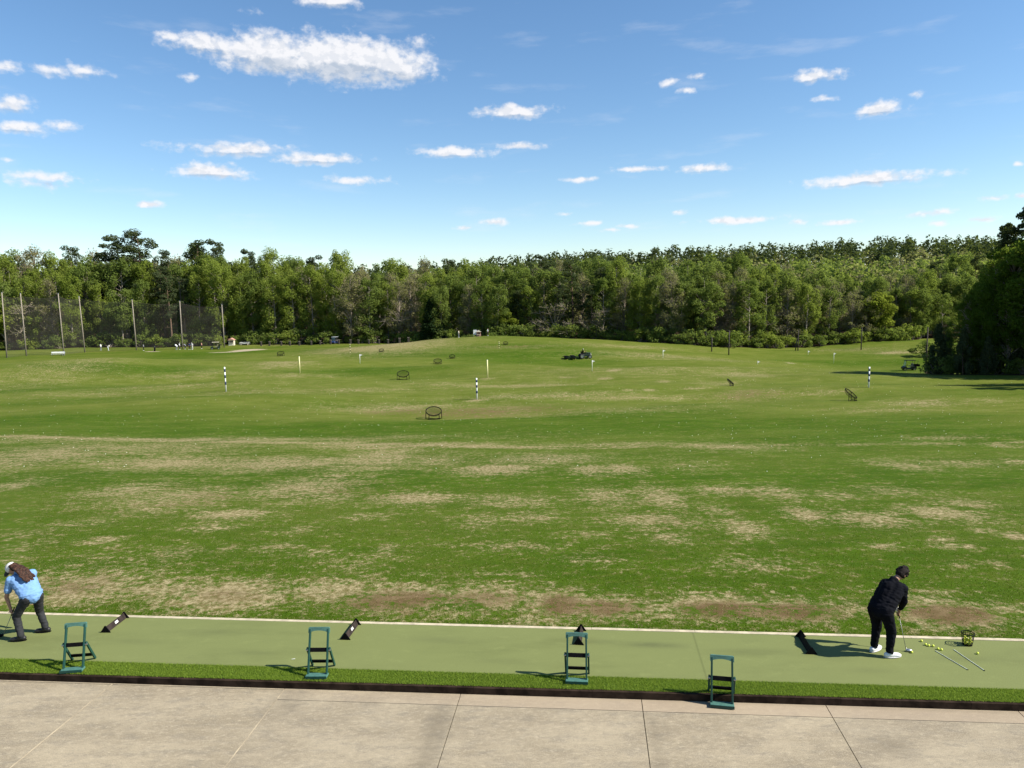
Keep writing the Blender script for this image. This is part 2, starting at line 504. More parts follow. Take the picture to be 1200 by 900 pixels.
def empty(name, loc, label, cat, group=None, rz=0):
    o = bpy.data.objects.new(name, None)
    o.empty_display_size = .2
    COL.objects.link(o)
    o.location = loc
    o.rotation_euler = (0, 0, rz)
    return tag(o, label, cat, group)


def link(name, me, m=None, parent=None, loc=None):
    o = bpy.data.objects.new(name, me)
    COL.objects.link(o)
    if m is not None and not len(me.materials): me.materials.append(m)
    if parent is not None: o.parent = parent
    if loc is not None: o.location = loc
    return o


def copy_tree(o, parent=None):
    c = o.copy()
    COL.objects.link(c)
    c.parent = parent
    for ch in o.children: copy_tree(ch, c)
    return c


def np_mesh(name, V, F, attr=None, smooth=False):
    """V (n,3), F (m,k) arrays; attr = dict of per-vertex floats"""
    me = bpy.data.meshes.new(name)
    V = np.ascontiguousarray(V, np.float32); F = np.ascontiguousarray(F, np.int32)
    k = F.shape[1]
    me.vertices.add(len(V)); me.vertices.foreach_set('co', V.ravel())
    me.loops.add(F.size); me.loops.foreach_set('vertex_index', F.ravel())
    me.polygons.add(len(F))
    me.polygons.foreach_set('loop_start', np.arange(0, F.size, k, dtype=np.int32))
    if attr:
        for a, v in attr.items():
            me.attributes.new(a, 'FLOAT', 'POINT').data.foreach_set('value', np.ascontiguousarray(v, np.float32))
    me.update(calc_edges=True)
    me.validate()
    if smooth: me.shade_smooth()
    else: me.shade_flat()
    return me


class MB:
    """collects boxes, tubes, lathes in one bmesh"""
    def __init__(s): s.bm = bmesh.new()

    def box(s, c, size, rot=None, bevel=0):
        mtx = Matrix.Translation(c) @ (rot.to_4x4() if rot is not None else Matrix()) @ Matrix.Diagonal((*size, 1))
        g = bmesh.ops.create_cube(s.bm, size=1, matrix=mtx)
        if bevel:
            es = list({e for v in g['verts'] for e in v.link_edges})
            bmesh.ops.bevel(s.bm, geom=es, offset=bevel, segments=1, affect='EDGES')
        return s

    def bar(s, p0, p1, w, h, up=(0, 0, 1), bevel=0):
        """box from p0 to p1, w across, h along 'up'"""
        p0, p1 = Vector(p0), Vector(p1)
        d = p1 - p0
        z = d.normalized()
        x = Vector(up).cross(z)
        if x.length < 1e-4: x = Vector((1, 0, 0)).cross(z)
        x.normalize(); y = z.cross(x)
        rot = Matrix((x, y, z)).transposed()
        return s.box((p0 + p1) / 2, (w, h, d.length), rot, bevel)

    def tube(s, pts, r, seg=8, close=False, cap=True):
        pts = [Vector(p) for p in pts]
        n = len(pts)
        rs = r if isinstance(r, (list, tuple)) else [r] * n
        rings = []
        ref = None
        for i, p in enumerate(pts):
            if close: d = pts[(i + 1) % n] - pts[i - 1]
            else: d = pts[min(i + 1, n - 1)] - pts[max(i - 1, 0)]
            d.normalize()
            if ref is None: ref = Vector((0, 0, 1)) if abs(d.z) < .9 else Vector((1, 0, 0))
            x = (ref - d * ref.dot(d)); x.normalize(); ref = x
            y = d.cross(x)
            rings.append([s.bm.verts.new(p + (x * math.cos(a) + y * math.sin(a)) * rs[i]) for a in [2 * math.pi * k / seg for k in range(seg)]])
        for i in range(n if close else n - 1):
            A, B = rings[i], rings[(i + 1) % n]
            for k in range(seg): s.bm.faces.new((A[k], A[(k + 1) % seg], B[(k + 1) % seg], B[k]))
        if cap and not close:
            s.bm.faces.new(rings[0][::-1]); s.bm.faces.new(rings[-1])
        return s

    def ball(s, c, r, sub=2):
        sc = r if isinstance(r, (tuple, list)) else (r, r, r)
        bmesh.ops.create_icosphere(s.bm, subdivisions=sub, radius=1, matrix=Matrix.Translation(c) @ Matrix.Diagonal((*sc, 1)))
        return s

    def ell(s, c, r, rot, sub=2):
        bmesh.ops.create_icosphere(s.bm, subdivisions=sub, radius=1, matrix=Matrix.Translation(c) @ rot.to_4x4() @ Matrix.Diagonal((*r, 1)))
        return s

    def cap(s, p0, p1, r0, r1=None, seg=12):
        """tapered capsule"""
        r1 = r0 if r1 is None else r1
        s.ball(p0, r0, 2); s.ball(p1, r1, 2)
        if (Vector(p1) - Vector(p0)).length > 1e-5: s.tube([p0, p1], [r0, r1], seg)
        return s

    def poly(s, pts, t):
        """flat outline given a thickness vector t"""
        a = [s.bm.verts.new(Vector(p)) for p in pts]
        c = [s.bm.verts.new(Vector(p) + Vector(t)) for p in pts]
        n = len(a)
        s.bm.faces.new(a[::-1]); s.bm.faces.new(c)
        for i in range(n): s.bm.faces.new((a[i], a[(i + 1) % n], c[(i + 1) % n], c[i]))
        return s

    def mesh(s, name, smooth=False):
        me = bpy.data.meshes.new(name)
        bmesh.ops.recalc_face_normals(s.bm, faces=s.bm.faces)
        s.bm.to_mesh(me); s.bm.free()
        if smooth: me.shade_smooth()
        return me

    def build(s, name, m, parent=None, smooth=False, loc=None):
        return link(name, s.mesh(name, smooth), m, parent, loc)

    def blob(s, name, m, parent, voxel, it=4, loc=None):
        """merge everything into one continuous rounded skin"""
        me = s.mesh(name + '_raw')
        o = bpy.data.objects.new('tmp', me)
        COL.objects.link(o)
        md = o.modifiers.new('r', 'REMESH'); md.mode = 'VOXEL'; md.voxel_size = voxel
        sm = o.modifiers.new('s', 'SMOOTH'); sm.factor = .5; sm.iterations = it
        dg = bpy.context.evaluated_depsgraph_get()
        nm = bpy.data.meshes.new_from_object(o.evaluated_get(dg))
        nm.name = name
        bpy.data.objects.remove(o)
        bpy.data.meshes.remove(me)
        nm.materials.clear()
        nm.shade_smooth()
        return link(name, nm, m, parent, loc)

# ------------------------------------------------------------------ the ground sheet
rows = np.concatenate([np.linspace(-80, 12.0, 14)[:-1], np.linspace(12.0, 17.0, 64)[:-1], 17.0 * (90 / 17.0) ** (np.arange(230) / 230.0), 90 * (900 / 90.0) ** (np.arange(171) / 170.0)])
us = np.linspace(-1, 1, 441)
us = np.sign(us) * (np.abs(us) * .9 + .3 * np.abs(us) ** 5) * 1.15
Yg, Ug = np.meshgrid(rows, us, indexing='ij')
Xg = Ug * (np.maximum(Yg, 10) + 12)
# shift rows so that the first ones run parallel to the tee
Yg2 = np.where(Yg > 0, Yg - N.x / N.y * Xg * np.clip(1 - (Yg - 14) / 60, 0, 1), Yg)
Zg = H(Xg, Yg2)


def patch_sum(lst, X, Y):
    a = np.zeros_like(X)
    for it in lst:
        px, py, rx, ry, st = it[:5]
        c = ground(px, py)
        e = ground(px + rx, py); u = ground(px, py - ry); d = ground(px, py + ry)
        ax = max(math.hypot(e.x - c.x, e.y - c.y), .3); ay = max((u.y - d.y) / 2, .3)
        rr = ((X - c.x) / ax) ** 2 + ((Y - c.y) / ay) ** 2
        a = np.maximum(a, st * np.exp(-rr * .8) if len(it) < 6 else np.where(rr < 1.5, st * np.clip(1.6 - rr * 1.0, 0, 1), 0))
    return a


DRY = [(60, 532, 110, 16, .58), (20, 540, 70, 14, .55), (200, 543, 90, 9, .72), (330, 543, 100, 9, .70), (440, 538, 55, 16, .66), (160, 525, 160, 10, .5), (250, 515, 300, 3, .55), (470, 523, 140, 4, .65), (700, 522, 160, 4, .45),
       (580, 550, 48, 6, .9), (640, 537, 70, 7, .6), (690, 550, 24, 7, .7), (730, 549, 26, 7, .7), (505, 540, 50, 12, .45), (800, 545, 40, 8, .35), (850, 523, 60, 4, .6),
       (150, 575, 50, 12, .60), (212, 583, 75, 14, .62), (10, 570, 28, 10, .5), (360, 572, 66, 15, .65), (390, 583, 34, 6, .55), (268, 603, 55, 7, .75), (250, 618, 34, 5, .6), (345, 622, 34, 5, .5),
       (120, 633, 28, 5, .55), (205, 648, 32, 8, .55), (320, 642, 32, 7, .48), (265, 644, 14, 5, .55), (100, 614, 30, 6, .45), (30, 625, 30, 8, .45), (180, 598, 60, 8, .5), (365, 648, 26, 6, .5), (390, 560, 20, 6, .6),
       (488, 584, 64, 8, .72), (590, 587, 66, 8, .55), (620, 605, 40, 8, .5), (712, 583, 40, 13, .58), (775, 583, 28, 14, .7), (768, 610, 55, 11, .68), (785, 630, 28, 9, .62), (600, 640, 70, 6, .42), (450, 645, 14, 8, .55), (430, 605, 40, 5, .45),
       (600, 672, 50, 3, .5), (495, 672, 18, 4, .5), (690, 655, 40, 7, .4), (560, 610, 40, 14, .38), (690, 627, 24, 5, .4),
       (850, 575, 46, 6, .6), (907, 577, 34, 9, .6), (868, 618, 28, 13, .62), (945, 603, 26, 9, .8), (1018, 608, 50, 10, .78), (1105, 601, 44, 10, .72), (1132, 590, 36, 7, .6), (1190, 628, 20, 5, .85), (1155, 622, 16, 4, .7),
       (1120, 640, 22, 4, .7), (1105, 632, 18, 3, .6), (1170, 661, 12, 4, .65), (1125, 662, 14, 4, .55), (880, 662, 50, 9, .52), (1040, 575, 40, 6, .5), (980, 580, 30, 6, .5), (1030, 640, 22, 4, .5), (840, 597, 20, 6, .5), (1060, 545, 30, 6, .6), (1120, 543, 60, 5, .5), (1190, 541, 24, 4, .6), (1110, 513, 60, 3, .5), (1170, 522, 16, 3, .6),
       (262, 697, 72, 16, .85), (225, 703, 60, 10, .6), (92, 690, 66, 16, .72), (8, 692, 44, 14, .85), (190, 690, 50, 12, .6), (390, 690, 60, 14, .62), (470, 699, 74, 15, .75), (560, 700, 80, 15, .62), (655, 706, 45, 15, .72), (715, 712, 60, 14, .66), (780, 715, 60, 10, .55), (640, 728, 60, 6, .5),
       (840, 708, 66, 14, .7), (930, 713, 66, 14, .66), (1112, 718, 62, 16, .75), (1080, 702, 40, 10, .5), (1092, 735, 26, 6, .6), (1175, 712, 30, 10, .45), (1010, 715, 40, 10, .5), (0, 650, 40, 30, .35), (130, 665, 120, 22, .36), (420, 665, 60, 20, .3),
       # far field
       (15, 441, 60, 4, .4), (110, 421, 50, 4, .45), (60, 424, 30, 3, .4), (200, 443, 80, 3, .45), (200, 453, 120, 3, .45), (300, 460, 90, 2.5, .4), (330, 425, 40, 2, .6), (340, 403, 40, 2, .6), (450, 405, 80, 1.6, .8), (390, 414, 50, 2, .6), (350, 440, 60, 3, .5), (420, 457, 90, 3, .5),
       (470, 480, 90, 7, .62), (570, 482, 90, 8, .66), (520, 450, 70, 3, .42), (600, 453, 90, 2, .6), (640, 464, 120, 4, .55), (740, 466, 120, 4, .55), (600, 407, 70, 2, .55), (680, 395, 40, 3, .6), (730, 406, 60, 2, .55), (790, 418, 70, 3, .55), (770, 430, 120, 2, .4),
       (720, 434, 10, 1.2, 1.1), (710, 443, 10, 1.2, 1.1), (760, 457, 10, 1.2, 1.1), (738, 457, 9, 1.2, 1), (777, 447, 12, 1.2, .9), (815, 455, 16, 1.2, .9), (665, 442, 12, 1.2, .8), (870, 440, 45, 4, .62), (880, 462, 50, 7, .58), (960, 460, 40, 4, .52), (1080, 473, 60, 5, .58), (1000, 410, 60, 2.5, .5), (1050, 413, 36, 2.2, .9), (1150, 470, 60, 4, .4), (840, 450, 40, 3, .5),
       (559, 469, 14, 1.2, 1.0), (571, 444, 9, 1.0, .9), (700, 481, 180, 4, .42), (1040, 480, 80, 4, .4), (100, 462, 90, 5, .4), (520, 394, 20, 2, .6), (360, 395, 60, 1.5, .5), (250, 436, 60, 4, .4)]
DRY += [(p_, 511.5 + p_ * .021, 46, 1.6, .85) for p_ in range(0, 620, 55)] + [(p_, 525.5 - (p_ - 620) * .012, 46, 1.6, .55) for p_ in range(640, 1200, 90)]
SOIL = [(262, 697, 60, 14, .55), (470, 702, 80, 14, .9), (560, 702, 80, 14, .7), (660, 708, 30, 14, .9), (710, 712, 60, 12, .8), (850, 714, 70, 12, .9), (930, 716, 70, 12, .95), (1115, 720, 55, 14, 1.0), (90, 688, 60, 14, .6), (230, 585, 60, 16, .45), (430, 572, 80, 14, .5), (785, 612, 40, 20, .5), (520, 484, 140, 8, .8), (880, 462, 60, 8, .6), (640, 478, 60, 8, .7), (600, 406, 60, 4, .6)]
LUSH = [(300, 502, 420, 9, .75), (800, 497, 420, 9, .7), (1100, 500, 200, 12, .6), (100, 490, 160, 10, .55), (300, 557, 340, 5, .9), (800, 560, 500, 6, .9), (1100, 560, 300, 10, .8), (100, 660, 200, 20, .45), (600, 560, 300, 4, .8), (300, 715, 300, 6, .8), (900, 735, 300, 6, .7), (130, 430, 120, 5, .8), (60, 455, 90, 5, .4), (220, 417, 70, 4, .7),
        (500, 430, 140, 6, .7), (620, 425, 90, 6, .75), (560, 412, 120, 4, .6), (470, 412, 100, 3, .7), (1150, 420, 200, 14, .5), (980, 425, 80, 5, .6), (1000, 660, 240, 40, .5), (700, 655, 150, 16, .6), (300, 660, 200, 14, .4)]
PALE = [(330, 425, 100, 4, .55), (640, 432, 150, 4, .5), (890, 440, 120, 6, .5), (480, 426, 60, 3, .4), (750, 406, 50, 3, .5), (560, 453, 200, 3, .5), (420, 446, 120, 3, .4), (760, 466, 160, 4, .5), (150, 447, 140, 3, .4), (1080, 474, 90, 5, .45), (950, 461, 80, 3, .4), (250, 470, 200, 3, .3), (240, 426, 80, 3, .5), (700, 420, 80, 2, .4)]
SAND = [(290, 410.5, 14, 1.8, .75), (262, 413, 20, .7, .6), (225, 414, 30, .6, .55), (178, 412, 14, .8, .65), (200, 405, 7, .6, .5), (926, 425.5, 9, 1.6, .5), (946, 427, 8, 1.2, .45), (290, 401, 26, .7, .5)]
DRY = [(q[0], q[1], q[2], q[3] * (1.15 if q[1] > 680 else 1), q[4] * (1.2 if q[1] > 680 else 1)) for q in DRY]
dryA = patch_sum(DRY, Xg, Yg2)
soilA = patch_sum(SOIL, Xg, Yg2)
lushA = patch_sum(LUSH, Xg, Yg2) - 1.3 * patch_sum(PALE, Xg, Yg2)
sandA = patch_sum(SAND, Xg, Yg2)
sA = N.x * Xg + N.y * Yg2 - S_FAR
farA = np.clip((sA - 38) / 14, 0, 1)
toneA = .62 - .30 * farA + lushA * (.45 + .25 * farA)
# forest floor beyond the wood's edge line
EDGE_PX = [(-300, 205), (0, 206), (150, 206), (270, 206), (400, 200), (480, 198), (540, 190), (600, 186), (680, 182), (740, 176), (800, 170), (850, 168), (930, 172), (1010, 176), (1060, 178), (1080, 178), (1092, 109), (1200, 101), (1300, 86), (1500, 82)]
_ex = np.array([(p - 600) / FPX * d for p, d in EDGE_PX]); _ey = np.array([d for p, d in EDGE_PX])
_th = np.arctan2(_ex, _ey)


def edge_dist(x, y):
    """how far beyond the wood's edge (metres along the line of distance)"""
    th = np.arctan2(x, np.maximum(y, 1))
    return y - np.interp(th, _th, _ey)


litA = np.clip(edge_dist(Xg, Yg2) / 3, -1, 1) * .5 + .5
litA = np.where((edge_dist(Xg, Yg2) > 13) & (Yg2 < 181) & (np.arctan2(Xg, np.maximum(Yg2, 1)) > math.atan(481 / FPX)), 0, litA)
nr, nc = Xg.shape
idx = np.arange(nr * nc).reshape(nr, nc)
Fg = np.stack([idx[:-1, :-1], idx[:-1, 1:], idx[1:, 1:], idx[1:, :-1]], -1).reshape(-1, 4)
gm = np_mesh('ground', np.stack([Xg, Yg2, Zg], -1).reshape(-1, 3), Fg,
             dict(dry=dryA.ravel(), soil=soilA.ravel(), tone=toneA.ravel(), far=farA.ravel(), sand=sandA.ravel(), shaded_litter=litA.ravel()), True)
tag(link('ground', gm, M['grass']), kind='structure')

# ------------------------------------------------------------------ mown grass blades on the near bank
nb_ = 430000
tt = rng.uniform(-25, 25, nb_)
ss = 20 * rng.random(nb_) ** 1.5 + .04
w_ok = (np.abs(tt) < (13.6 + ss) * .76 + 2) & (rng.random(nb_) < np.clip(1.25 - ss / 17, 0, 1))
tt, ss = tt[w_ok], ss[w_ok]
sf = S_FAR - .003 * tt
bx = T.x * tt + N.x * (sf + ss); by = T.y * tt + N.y * (sf + ss)
bz = H(bx, by)
dv = patch_sum(DRY, bx, by)
n_ = len(bx)
clump = .5 + .5 * np.sin(bx * 2.1 + 1.7 * np.sin(by * 1.3)) * np.sin(by * 2.9 + bx)
isdry = rng.random(n_) < np.clip(dv * .55 * (.5 + clump) + .035 + .05 * clump, 0, .8)
keep = rng.random(n_) < np.where(dv > .5, .4, 1.0)
hh = rng.uniform(.010, .030, n_) * (1 - .5 * np.clip(dv, 0, 1))
a = rng.uniform(0, 2 * np.pi, n_); ln = np.where(isdry, 2.2, .7) * hh * rng.uniform(.5, 1.4, n_); a2 = rng.uniform(0, 2 * np.pi, n_)
wd = rng.uniform(.005, .011, n_)
v0 = np.stack([bx - np.cos(a) * wd, by - np.sin(a) * wd, bz - .004], -1)
v1 = np.stack([bx + np.cos(a) * wd, by + np.sin(a) * wd, bz - .004], -1)
v2 = np.stack([bx + np.cos(a2) * ln, by + np.sin(a2) * ln, bz + np.where(isdry, .5, 1) * hh + .003], -1)
V = np.stack([v0, v1, v2], 1)[keep].reshape(-1, 3)
lv = np.repeat(np.where(isdry, .8 + .2 * rng.random(n_), .5 * rng.random(n_))[keep], 3)
tag(link('grass', np_mesh('grass', V, np.arange(len(V)).reshape(-1, 3), dict(leafv=lv)), M['blade']), kind='stuff')

# ------------------------------------------------------------------ tee mat, fringe, kerb, edging, patio
TL, TR = -16.0, 16.0
ts_ = np.linspace(TL, TR, 321)


def strip_mesh(name, fa, fb, z, rows_=8, attrs=None, thick=.05):
    vs = []; A = {k: [] for k in (attrs or {})}
    for t in ts_:
        for k in range(rows_ + 1):
            s = fa(t) + (fb(t) - fa(t)) * k / rows_
            p = tn(t, s, z); vs.append(p[:])
            for q in A: A[q].append(attrs[q](t, s))
    n = rows_ + 1
    F = [(i * n + k, (i + 1) * n + k, (i + 1) * n + k + 1, i * n + k + 1) for i in range(len(ts_) - 1) for k in range(rows_)]
    return np_mesh(name, np.array(vs), np.array(F), {k: np.array(v) for k, v in A.items()})


bed = MB()
for a0 in np.arange(TL, TR, 1.0):
    q = [tn(a0, s_kerb(a0) + .09, 0), tn(a0 + 1, s_kerb(a0 + 1) + .09, 0), tn(a0 + 1, s_far(a0 + 1) + .01, 0), tn(a0, s_far(a0) + .01, 0)]
    bed.poly([Vector((p.x, p.y, -.35)) for p in q], (0, 0, .335))
tag(bed.build('tee_base', M['kerb']), kind='structure')
SEAMS = [(1.95, 0.0)]


def seamv(t, s):
    v = 0
    for t0, k in SEAMS: v = max(v, 1 - abs(t - t0 - k * (s - S_FRINGE)) / .03)
    for s0 in (S_FRINGE + .03,): v = max(v, .9 * (1 - abs(s - s_fringe(t) - .02) / .03))
    return max(0, v)


WEAR = [(q.dot(T), q.dot(N), a0, b0, c0) for q, a0, b0, c0 in ((flat(765, 756), .55, .12, .8), (740, 0, 0, 0) and (flat(700, 752), .4, .1, .45), (flat(250, 741), .6, .15, .4), (flat(510, 750), .5, .14, .4), (flat(880, 764), .5, .12, .4), (flat(1020, 786), .4, .1, .35), (flat(1130, 772), .5, .12, .4), (flat(160, 752), .5, .12, .35), (flat(590, 775), .5, .1, .3), (flat(300, 765), .4, .1, .3))]


def wearv(t, s):
    v = 0
    for t0, s0, a0, b0, c0 in WEAR: v = max(v, 1.4 * c0 * math.exp(-((t - t0) / a0) ** 2 - ((s - s0) / b0) ** 2))
    return v


ts_ = np.unique(np.concatenate([np.linspace(TL, TR, 321), *[np.linspace(t0 - .1, t0 + .2, 40) for t0, k in SEAMS]]))
tag(link('tee_mat', strip_mesh('tee_mat', s_fringe, lambda t: s_far(t) - .06, 0.0, 60, dict(seam=seamv, wear=wearv)), M['turf']), kind='structure')
ts_ = np.linspace(TL, TR, 321)
tag(link('turf_fringe', strip_mesh('turf_fringe', lambda t: s_kerb(t) + .07, lambda t: s_fringe(t) - .002, -.004, 4), M['fringe']), kind='structure')
ed = MB(); kb = MB()
for a0 in np.arange(TL, TR, 2.0):
    a1 = a0 + 1.995
    e = [tn(a0, s_far(a0) - .058, -.2), tn(a1, s_far(a1) - .058, -.2), tn(a1, s_far(a1) + .035, -.2), tn(a0, s_far(a0) + .035, -.2)]
    ed.poly(e, (0, 0, .205 + random.uniform(-.004, .004)))
    e = [tn(a0, s_kerb(a0), -.35), tn(a1, s_kerb(a1), -.35), tn(a1, s_kerb(a1) + .085, -.35), tn(a0, s_kerb(a0) + .085, -.35)]
    kb.poly(e, (0, 0, .345 + random.uniform(-.003, .003)))
tag(ed.build('concrete_edging', M['edging']), kind='structure')
tag(kb.build('kerb', M['kerb']), kind='structure')
nb_ = 150000
tt = rng.uniform(-11.5, 11.5, nb_)
k_ = rng.random(nb_)
s0 = S_KERB + .008 * tt + .055; s1 = S_FRINGE + .004 * tt + .01
ssv = s0 + (s1 - s0) * k_
bx = T.x * tt + N.x * ssv; by = T.y * tt + N.y * ssv
hh = rng.uniform(.012, .028, nb_); a = rng.uniform(0, 6.283, nb_); a2 = rng.uniform(0, 6.283, nb_); wd = rng.uniform(.003, .006, nb_); ln = hh * rng.uniform(.2, 1.2, nb_)
V = np.stack([np.stack([bx - np.cos(a) * wd, by - np.sin(a) * wd, 0 * bx - .005], -1), np.stack([bx + np.cos(a) * wd, by + np.sin(a) * wd, 0 * bx - .005], -1),
              np.stack([bx + np.cos(a2) * ln, by + np.sin(a2) * ln, hh], -1)], 1).reshape(-1, 3)
tag(link('turf_fibre', np_mesh('turf_fibre', V, np.arange(len(V)).reshape(-1, 3), dict(leafv=np.repeat(rng.random(nb_), 3))), M['turfblade']), kind='stuff')

# patio: slabs poured in bays, a separate pinkish strip along the kerb
JT = [-32.6, -26.6, -20.5, -17.5, -14.5, -11.5, -8.47, -5.31, -2.22, .81, 3.76, 6.70, 9.7, 12.7, 15.7, 18.7, 24, 30]
pv, pf, pst, psl, psn = [], [], [], [], []
G = .006


def stainv(t, s):
    v = .75 * math.exp(-((t + 2.43) / .20) ** 2) * min(1, max(0, (S_KERB - .35 - s) / .12))
    v = max(v, .55 * math.exp(-((t + 5.05) / .30) ** 2 - ((s - S_KERB + .55) / .45) ** 2))
    v = max(v, .5 * math.exp(-((t - .95) / .12) ** 2) * min(1, max(0, (S_KERB - .4 - s) / .1)))
    v = max(v, .55 * math.exp(-((t - 4.4) / .25) ** 2 - ((s - S_KERB + 1.0) / .3) ** 2))
    v = max(v, .35 * math.exp(-((s - S_KERB) / .05) ** 2))
    return v


def slab(t0, t1, fs0, fs1, strip, rnd):
    nx = max(2, int((t1 - t0) / .12)); ny = 14
    base = len(pv)
    for i in range(nx + 1):
        for k in range(ny + 1):
            t = t0 + G + (t1 - t0 - 2 * G) * i / nx
            s = fs0(t) + G + (fs1(t) - fs0(t) - 2 * G) * k / ny
            pv.append(tn(t, s, ZC)[:]); pst.append(strip(t)); psl.append(rnd); psn.append(stainv(t, s))
    for i in range(nx):
        for k in range(ny):
            q = base + i * (ny + 1) + k
            pf.append((q, q + ny + 1, q + ny + 2, q + 1))
    # edges of the slab going down into the joint
    ring = [base + i * (ny + 1) for i in range(nx + 1)] + [base + nx * (ny + 1) + k for k in range(1, ny + 1)] + [base + i * (ny + 1) + ny for i in range(nx - 1, -1, -1)] + [base + k for k in range(ny - 1, 0, -1)]
    b2 = len(pv)
    for r in ring:
        p = pv[r]; pv.append((p[0], p[1], ZC - .03)); pst.append(pst[r]); psl.append(rnd); psn.append(psn[r])
    m = len(ring)
    for i in range(m): pf.append((ring[i], b2 + i, b2 + (i + 1) % m, ring[(i + 1) % m]))


fade = lambda t: min(1, max(0, (t + 6.0) / 5.5))
for t0, t1 in zip(JT[:-1], JT[1:]):
    rn = random.random()
    slab(t0, t1, lambda t: S_KERB - 12.0, lambda t: S_KERB - 3.2, lambda t: 0, rn)
    if t1 > -4: slab(t0, t1, lambda t: S_KERB - 3.2, lambda t: s_kerb(t) - .36, lambda t: 0, rn)
    else: slab(t0, t1, lambda t: S_KERB - 3.2, lambda t: s_kerb(t) - .05, lambda t: 0, rn)
    if t1 > -4: slab(t0, t1, lambda t: s_kerb(t) - .36, lambda t: s_kerb(t) - .003, fade, rn)
    else: slab(t0, t1, lambda t: s_kerb(t) - .05, lambda t: s_kerb(t) - .003, lambda t: .2, rn)
tag(link('patio', np_mesh('patio', np.array(pv), np.array(pf), dict(strip=np.array(pst), slab=np.array(psl), stain=np.array(psn))), M['concrete']), kind='structure')
jf = MB()
for t0 in (-14.5, -11.5, -8.47, -5.31):
    jf.poly([tn(t0 - .009, S_KERB - 3.2, ZC - .02), tn(t0 + .009, S_KERB - 3.2, ZC - .02), tn(t0 + .009, S_KERB - .1, ZC - .02), tn(t0 - .009, S_KERB - .1, ZC - .02)], (0, 0, .0235))
tag(jf.build('joint_filler', M['filler']), kind='structure')
sub = MB(); sub.poly([tn(-33, S_KERB - 12.2, -.5), tn(31, S_KERB - 12.2, -.5), tn(31, S_KERB - .02, -.5), tn(-33, S_KERB - .02, -.5)], (0, 0, .5 + ZC - .025))
tag(sub.build('patio_base', M['kerb']), kind='structure')


# ------------------------------------------------------------------ golf bag stands
def stand_parts(root, spread, zr, lean):
    """folding bag stand; faces -Y of its own frame, rear legs to +Y"""
    w, L = .165, .80
    top = Vector((0, lean, .765))
    for s in (-1, 1):
        MB().bar((s * w, 0, .02), (s * w * .97, top.y, top.z), .030, .052, (0, 1, 0), .004).build('front_rail', M['green_rail'], root)
    mid = Vector((0, lean * .55, .02 + .745 * .55))
    MB().box((0, mid.y, mid.z), (2 * w + .04, .022, .072), Euler((R(-14), 0, 0)).to_matrix(), .004).build('cross_bar', M['black'], root)
    # arched handle board
    pts = []
    for k in range(13):
        u = -1 + k / 6
        pts.append((u * (w + .024), 0, -.055 + .042 * (1 - u * u)))
    out = [(-(w + .024), 0, .03)] + [(-(w + .010), 0, .042)] + [((w + .010), 0, .042), (w + .024, 0, .03)] + pts[::-1]
    hb = MB(); hb.poly([Vector(p) for p in out], (0, .045, 0))
    h = hb.build('handle', M['green_light'], root); h.location = (0, top.y - .024, top.z - .005); h.rotation_euler = (R(-14), 0, 0)
    MB().box((0, -.03, .035), (2 * w + .05, .15, .034), None, .006).build('foot_tray', M['green_light'], root)
    MB().box((0, -.103, .035), (2 * w + .052, .010, .052), None, .003).build('tray_lip', M['green_rail'], root)
    for s in (-1, 1):
        MB().bar((s * (w + .035), mid.y, mid.z + .03), (s * (w + .035), mid.y + spread, zr), .028, .050, (0, 1, 0), .004).build('rear_leg', M['green_rail'], root)
        MB().tube([(s * (w + .018), mid.y - .005, mid.z), (s * (w + .056), mid.y - .005, mid.z)], .016, 10).build('hinge_bolt', M['steel'], root)
    q = .74
    MB().box((0, mid.y + spread * q, (mid.z + .03) * (1 - q) + zr * q), (2 * w + .05, .022, .070), Euler((R(25), 0, 0)).to_matrix(), .004).build('lower_bar', M['black'], root)


def stand(px, py, qx, qy, z, label, spread, zr=0, lean=.25):
    f = flat(px, py, z); r = flat(qx, qy, z)
    d = r - f
    e = empty('bag_stand', f, label, 'bag stand', 'green golf bag stands along the tee', math.atan2(-d.x, d.y))
    stand_parts(e, spread, zr, lean)
    return e


stand(86, 786, 100, 771, 0, 'green bag stand nearest the person in the blue shirt', .30)
stand(372, 793, 380, 779, 0, 'green bag stand on bright turf fringe, second from the left', .26)
stand(676, 799, 677, 782, 0, 'green bag stand directly in front of a black tee divider, narrow rear legs hidden', .20, 0, .18)
stand(846, 827, 844, 811, ZC, 'green bag stand standing down on the concrete patio', .16, .115, .13)


# ------------------------------------------------------------------ tee dividers
def divider(nx_, ny_, fx, fy, label, sticker):
    a_ = flat(nx_, ny_); b_ = flat(fx, fy)
    d = b_ - a_; L = d.length
    e = empty('tee_divider', a_, label, 'tee divider', 'black tee dividers on the mat', math.atan2(-d.x, d.y))
    wv, hv = .060, .115
    MB().poly([(-wv + .01, .02, .004), (0, .02, hv), (0, .02, hv - .022), (-wv + .03, .02, .004)], (0, L - .04, 0)).build('side_board', M['black'], e)  # shadow side put into the colour: left board black, sunlit right one brown
    MB().poly([(wv - .01, .02, .004), (wv - .03, .02, .004), (.001, .02, hv - .022), (.001, .02, hv + .001)], (0, L - .04, 0)).build('side_board', M['dkbrown'], e)
    for y in (0, L - .018):
        MB().poly([(-wv - .045, y, .003), (wv + .045, y, .003), (.012, y, hv + .022), (-.012, y, hv + .022)], (0, .018, 0)).build('end_plate', M['black'], e)
    if sticker:
        n = Vector((hv, 0, wv - .01)).normalized()
        c = Vector((wv - .01, L * .52, .004)) * .45 + Vector((0, L * .52, hv)) * .55
        x = Vector((0, 1, 0)); y = n.cross(x)
        MB().box(c + n * .004, (.10, .045, .004), Matrix((x, y, n)).transposed()).build('sticker', M['label'], e)
    return e


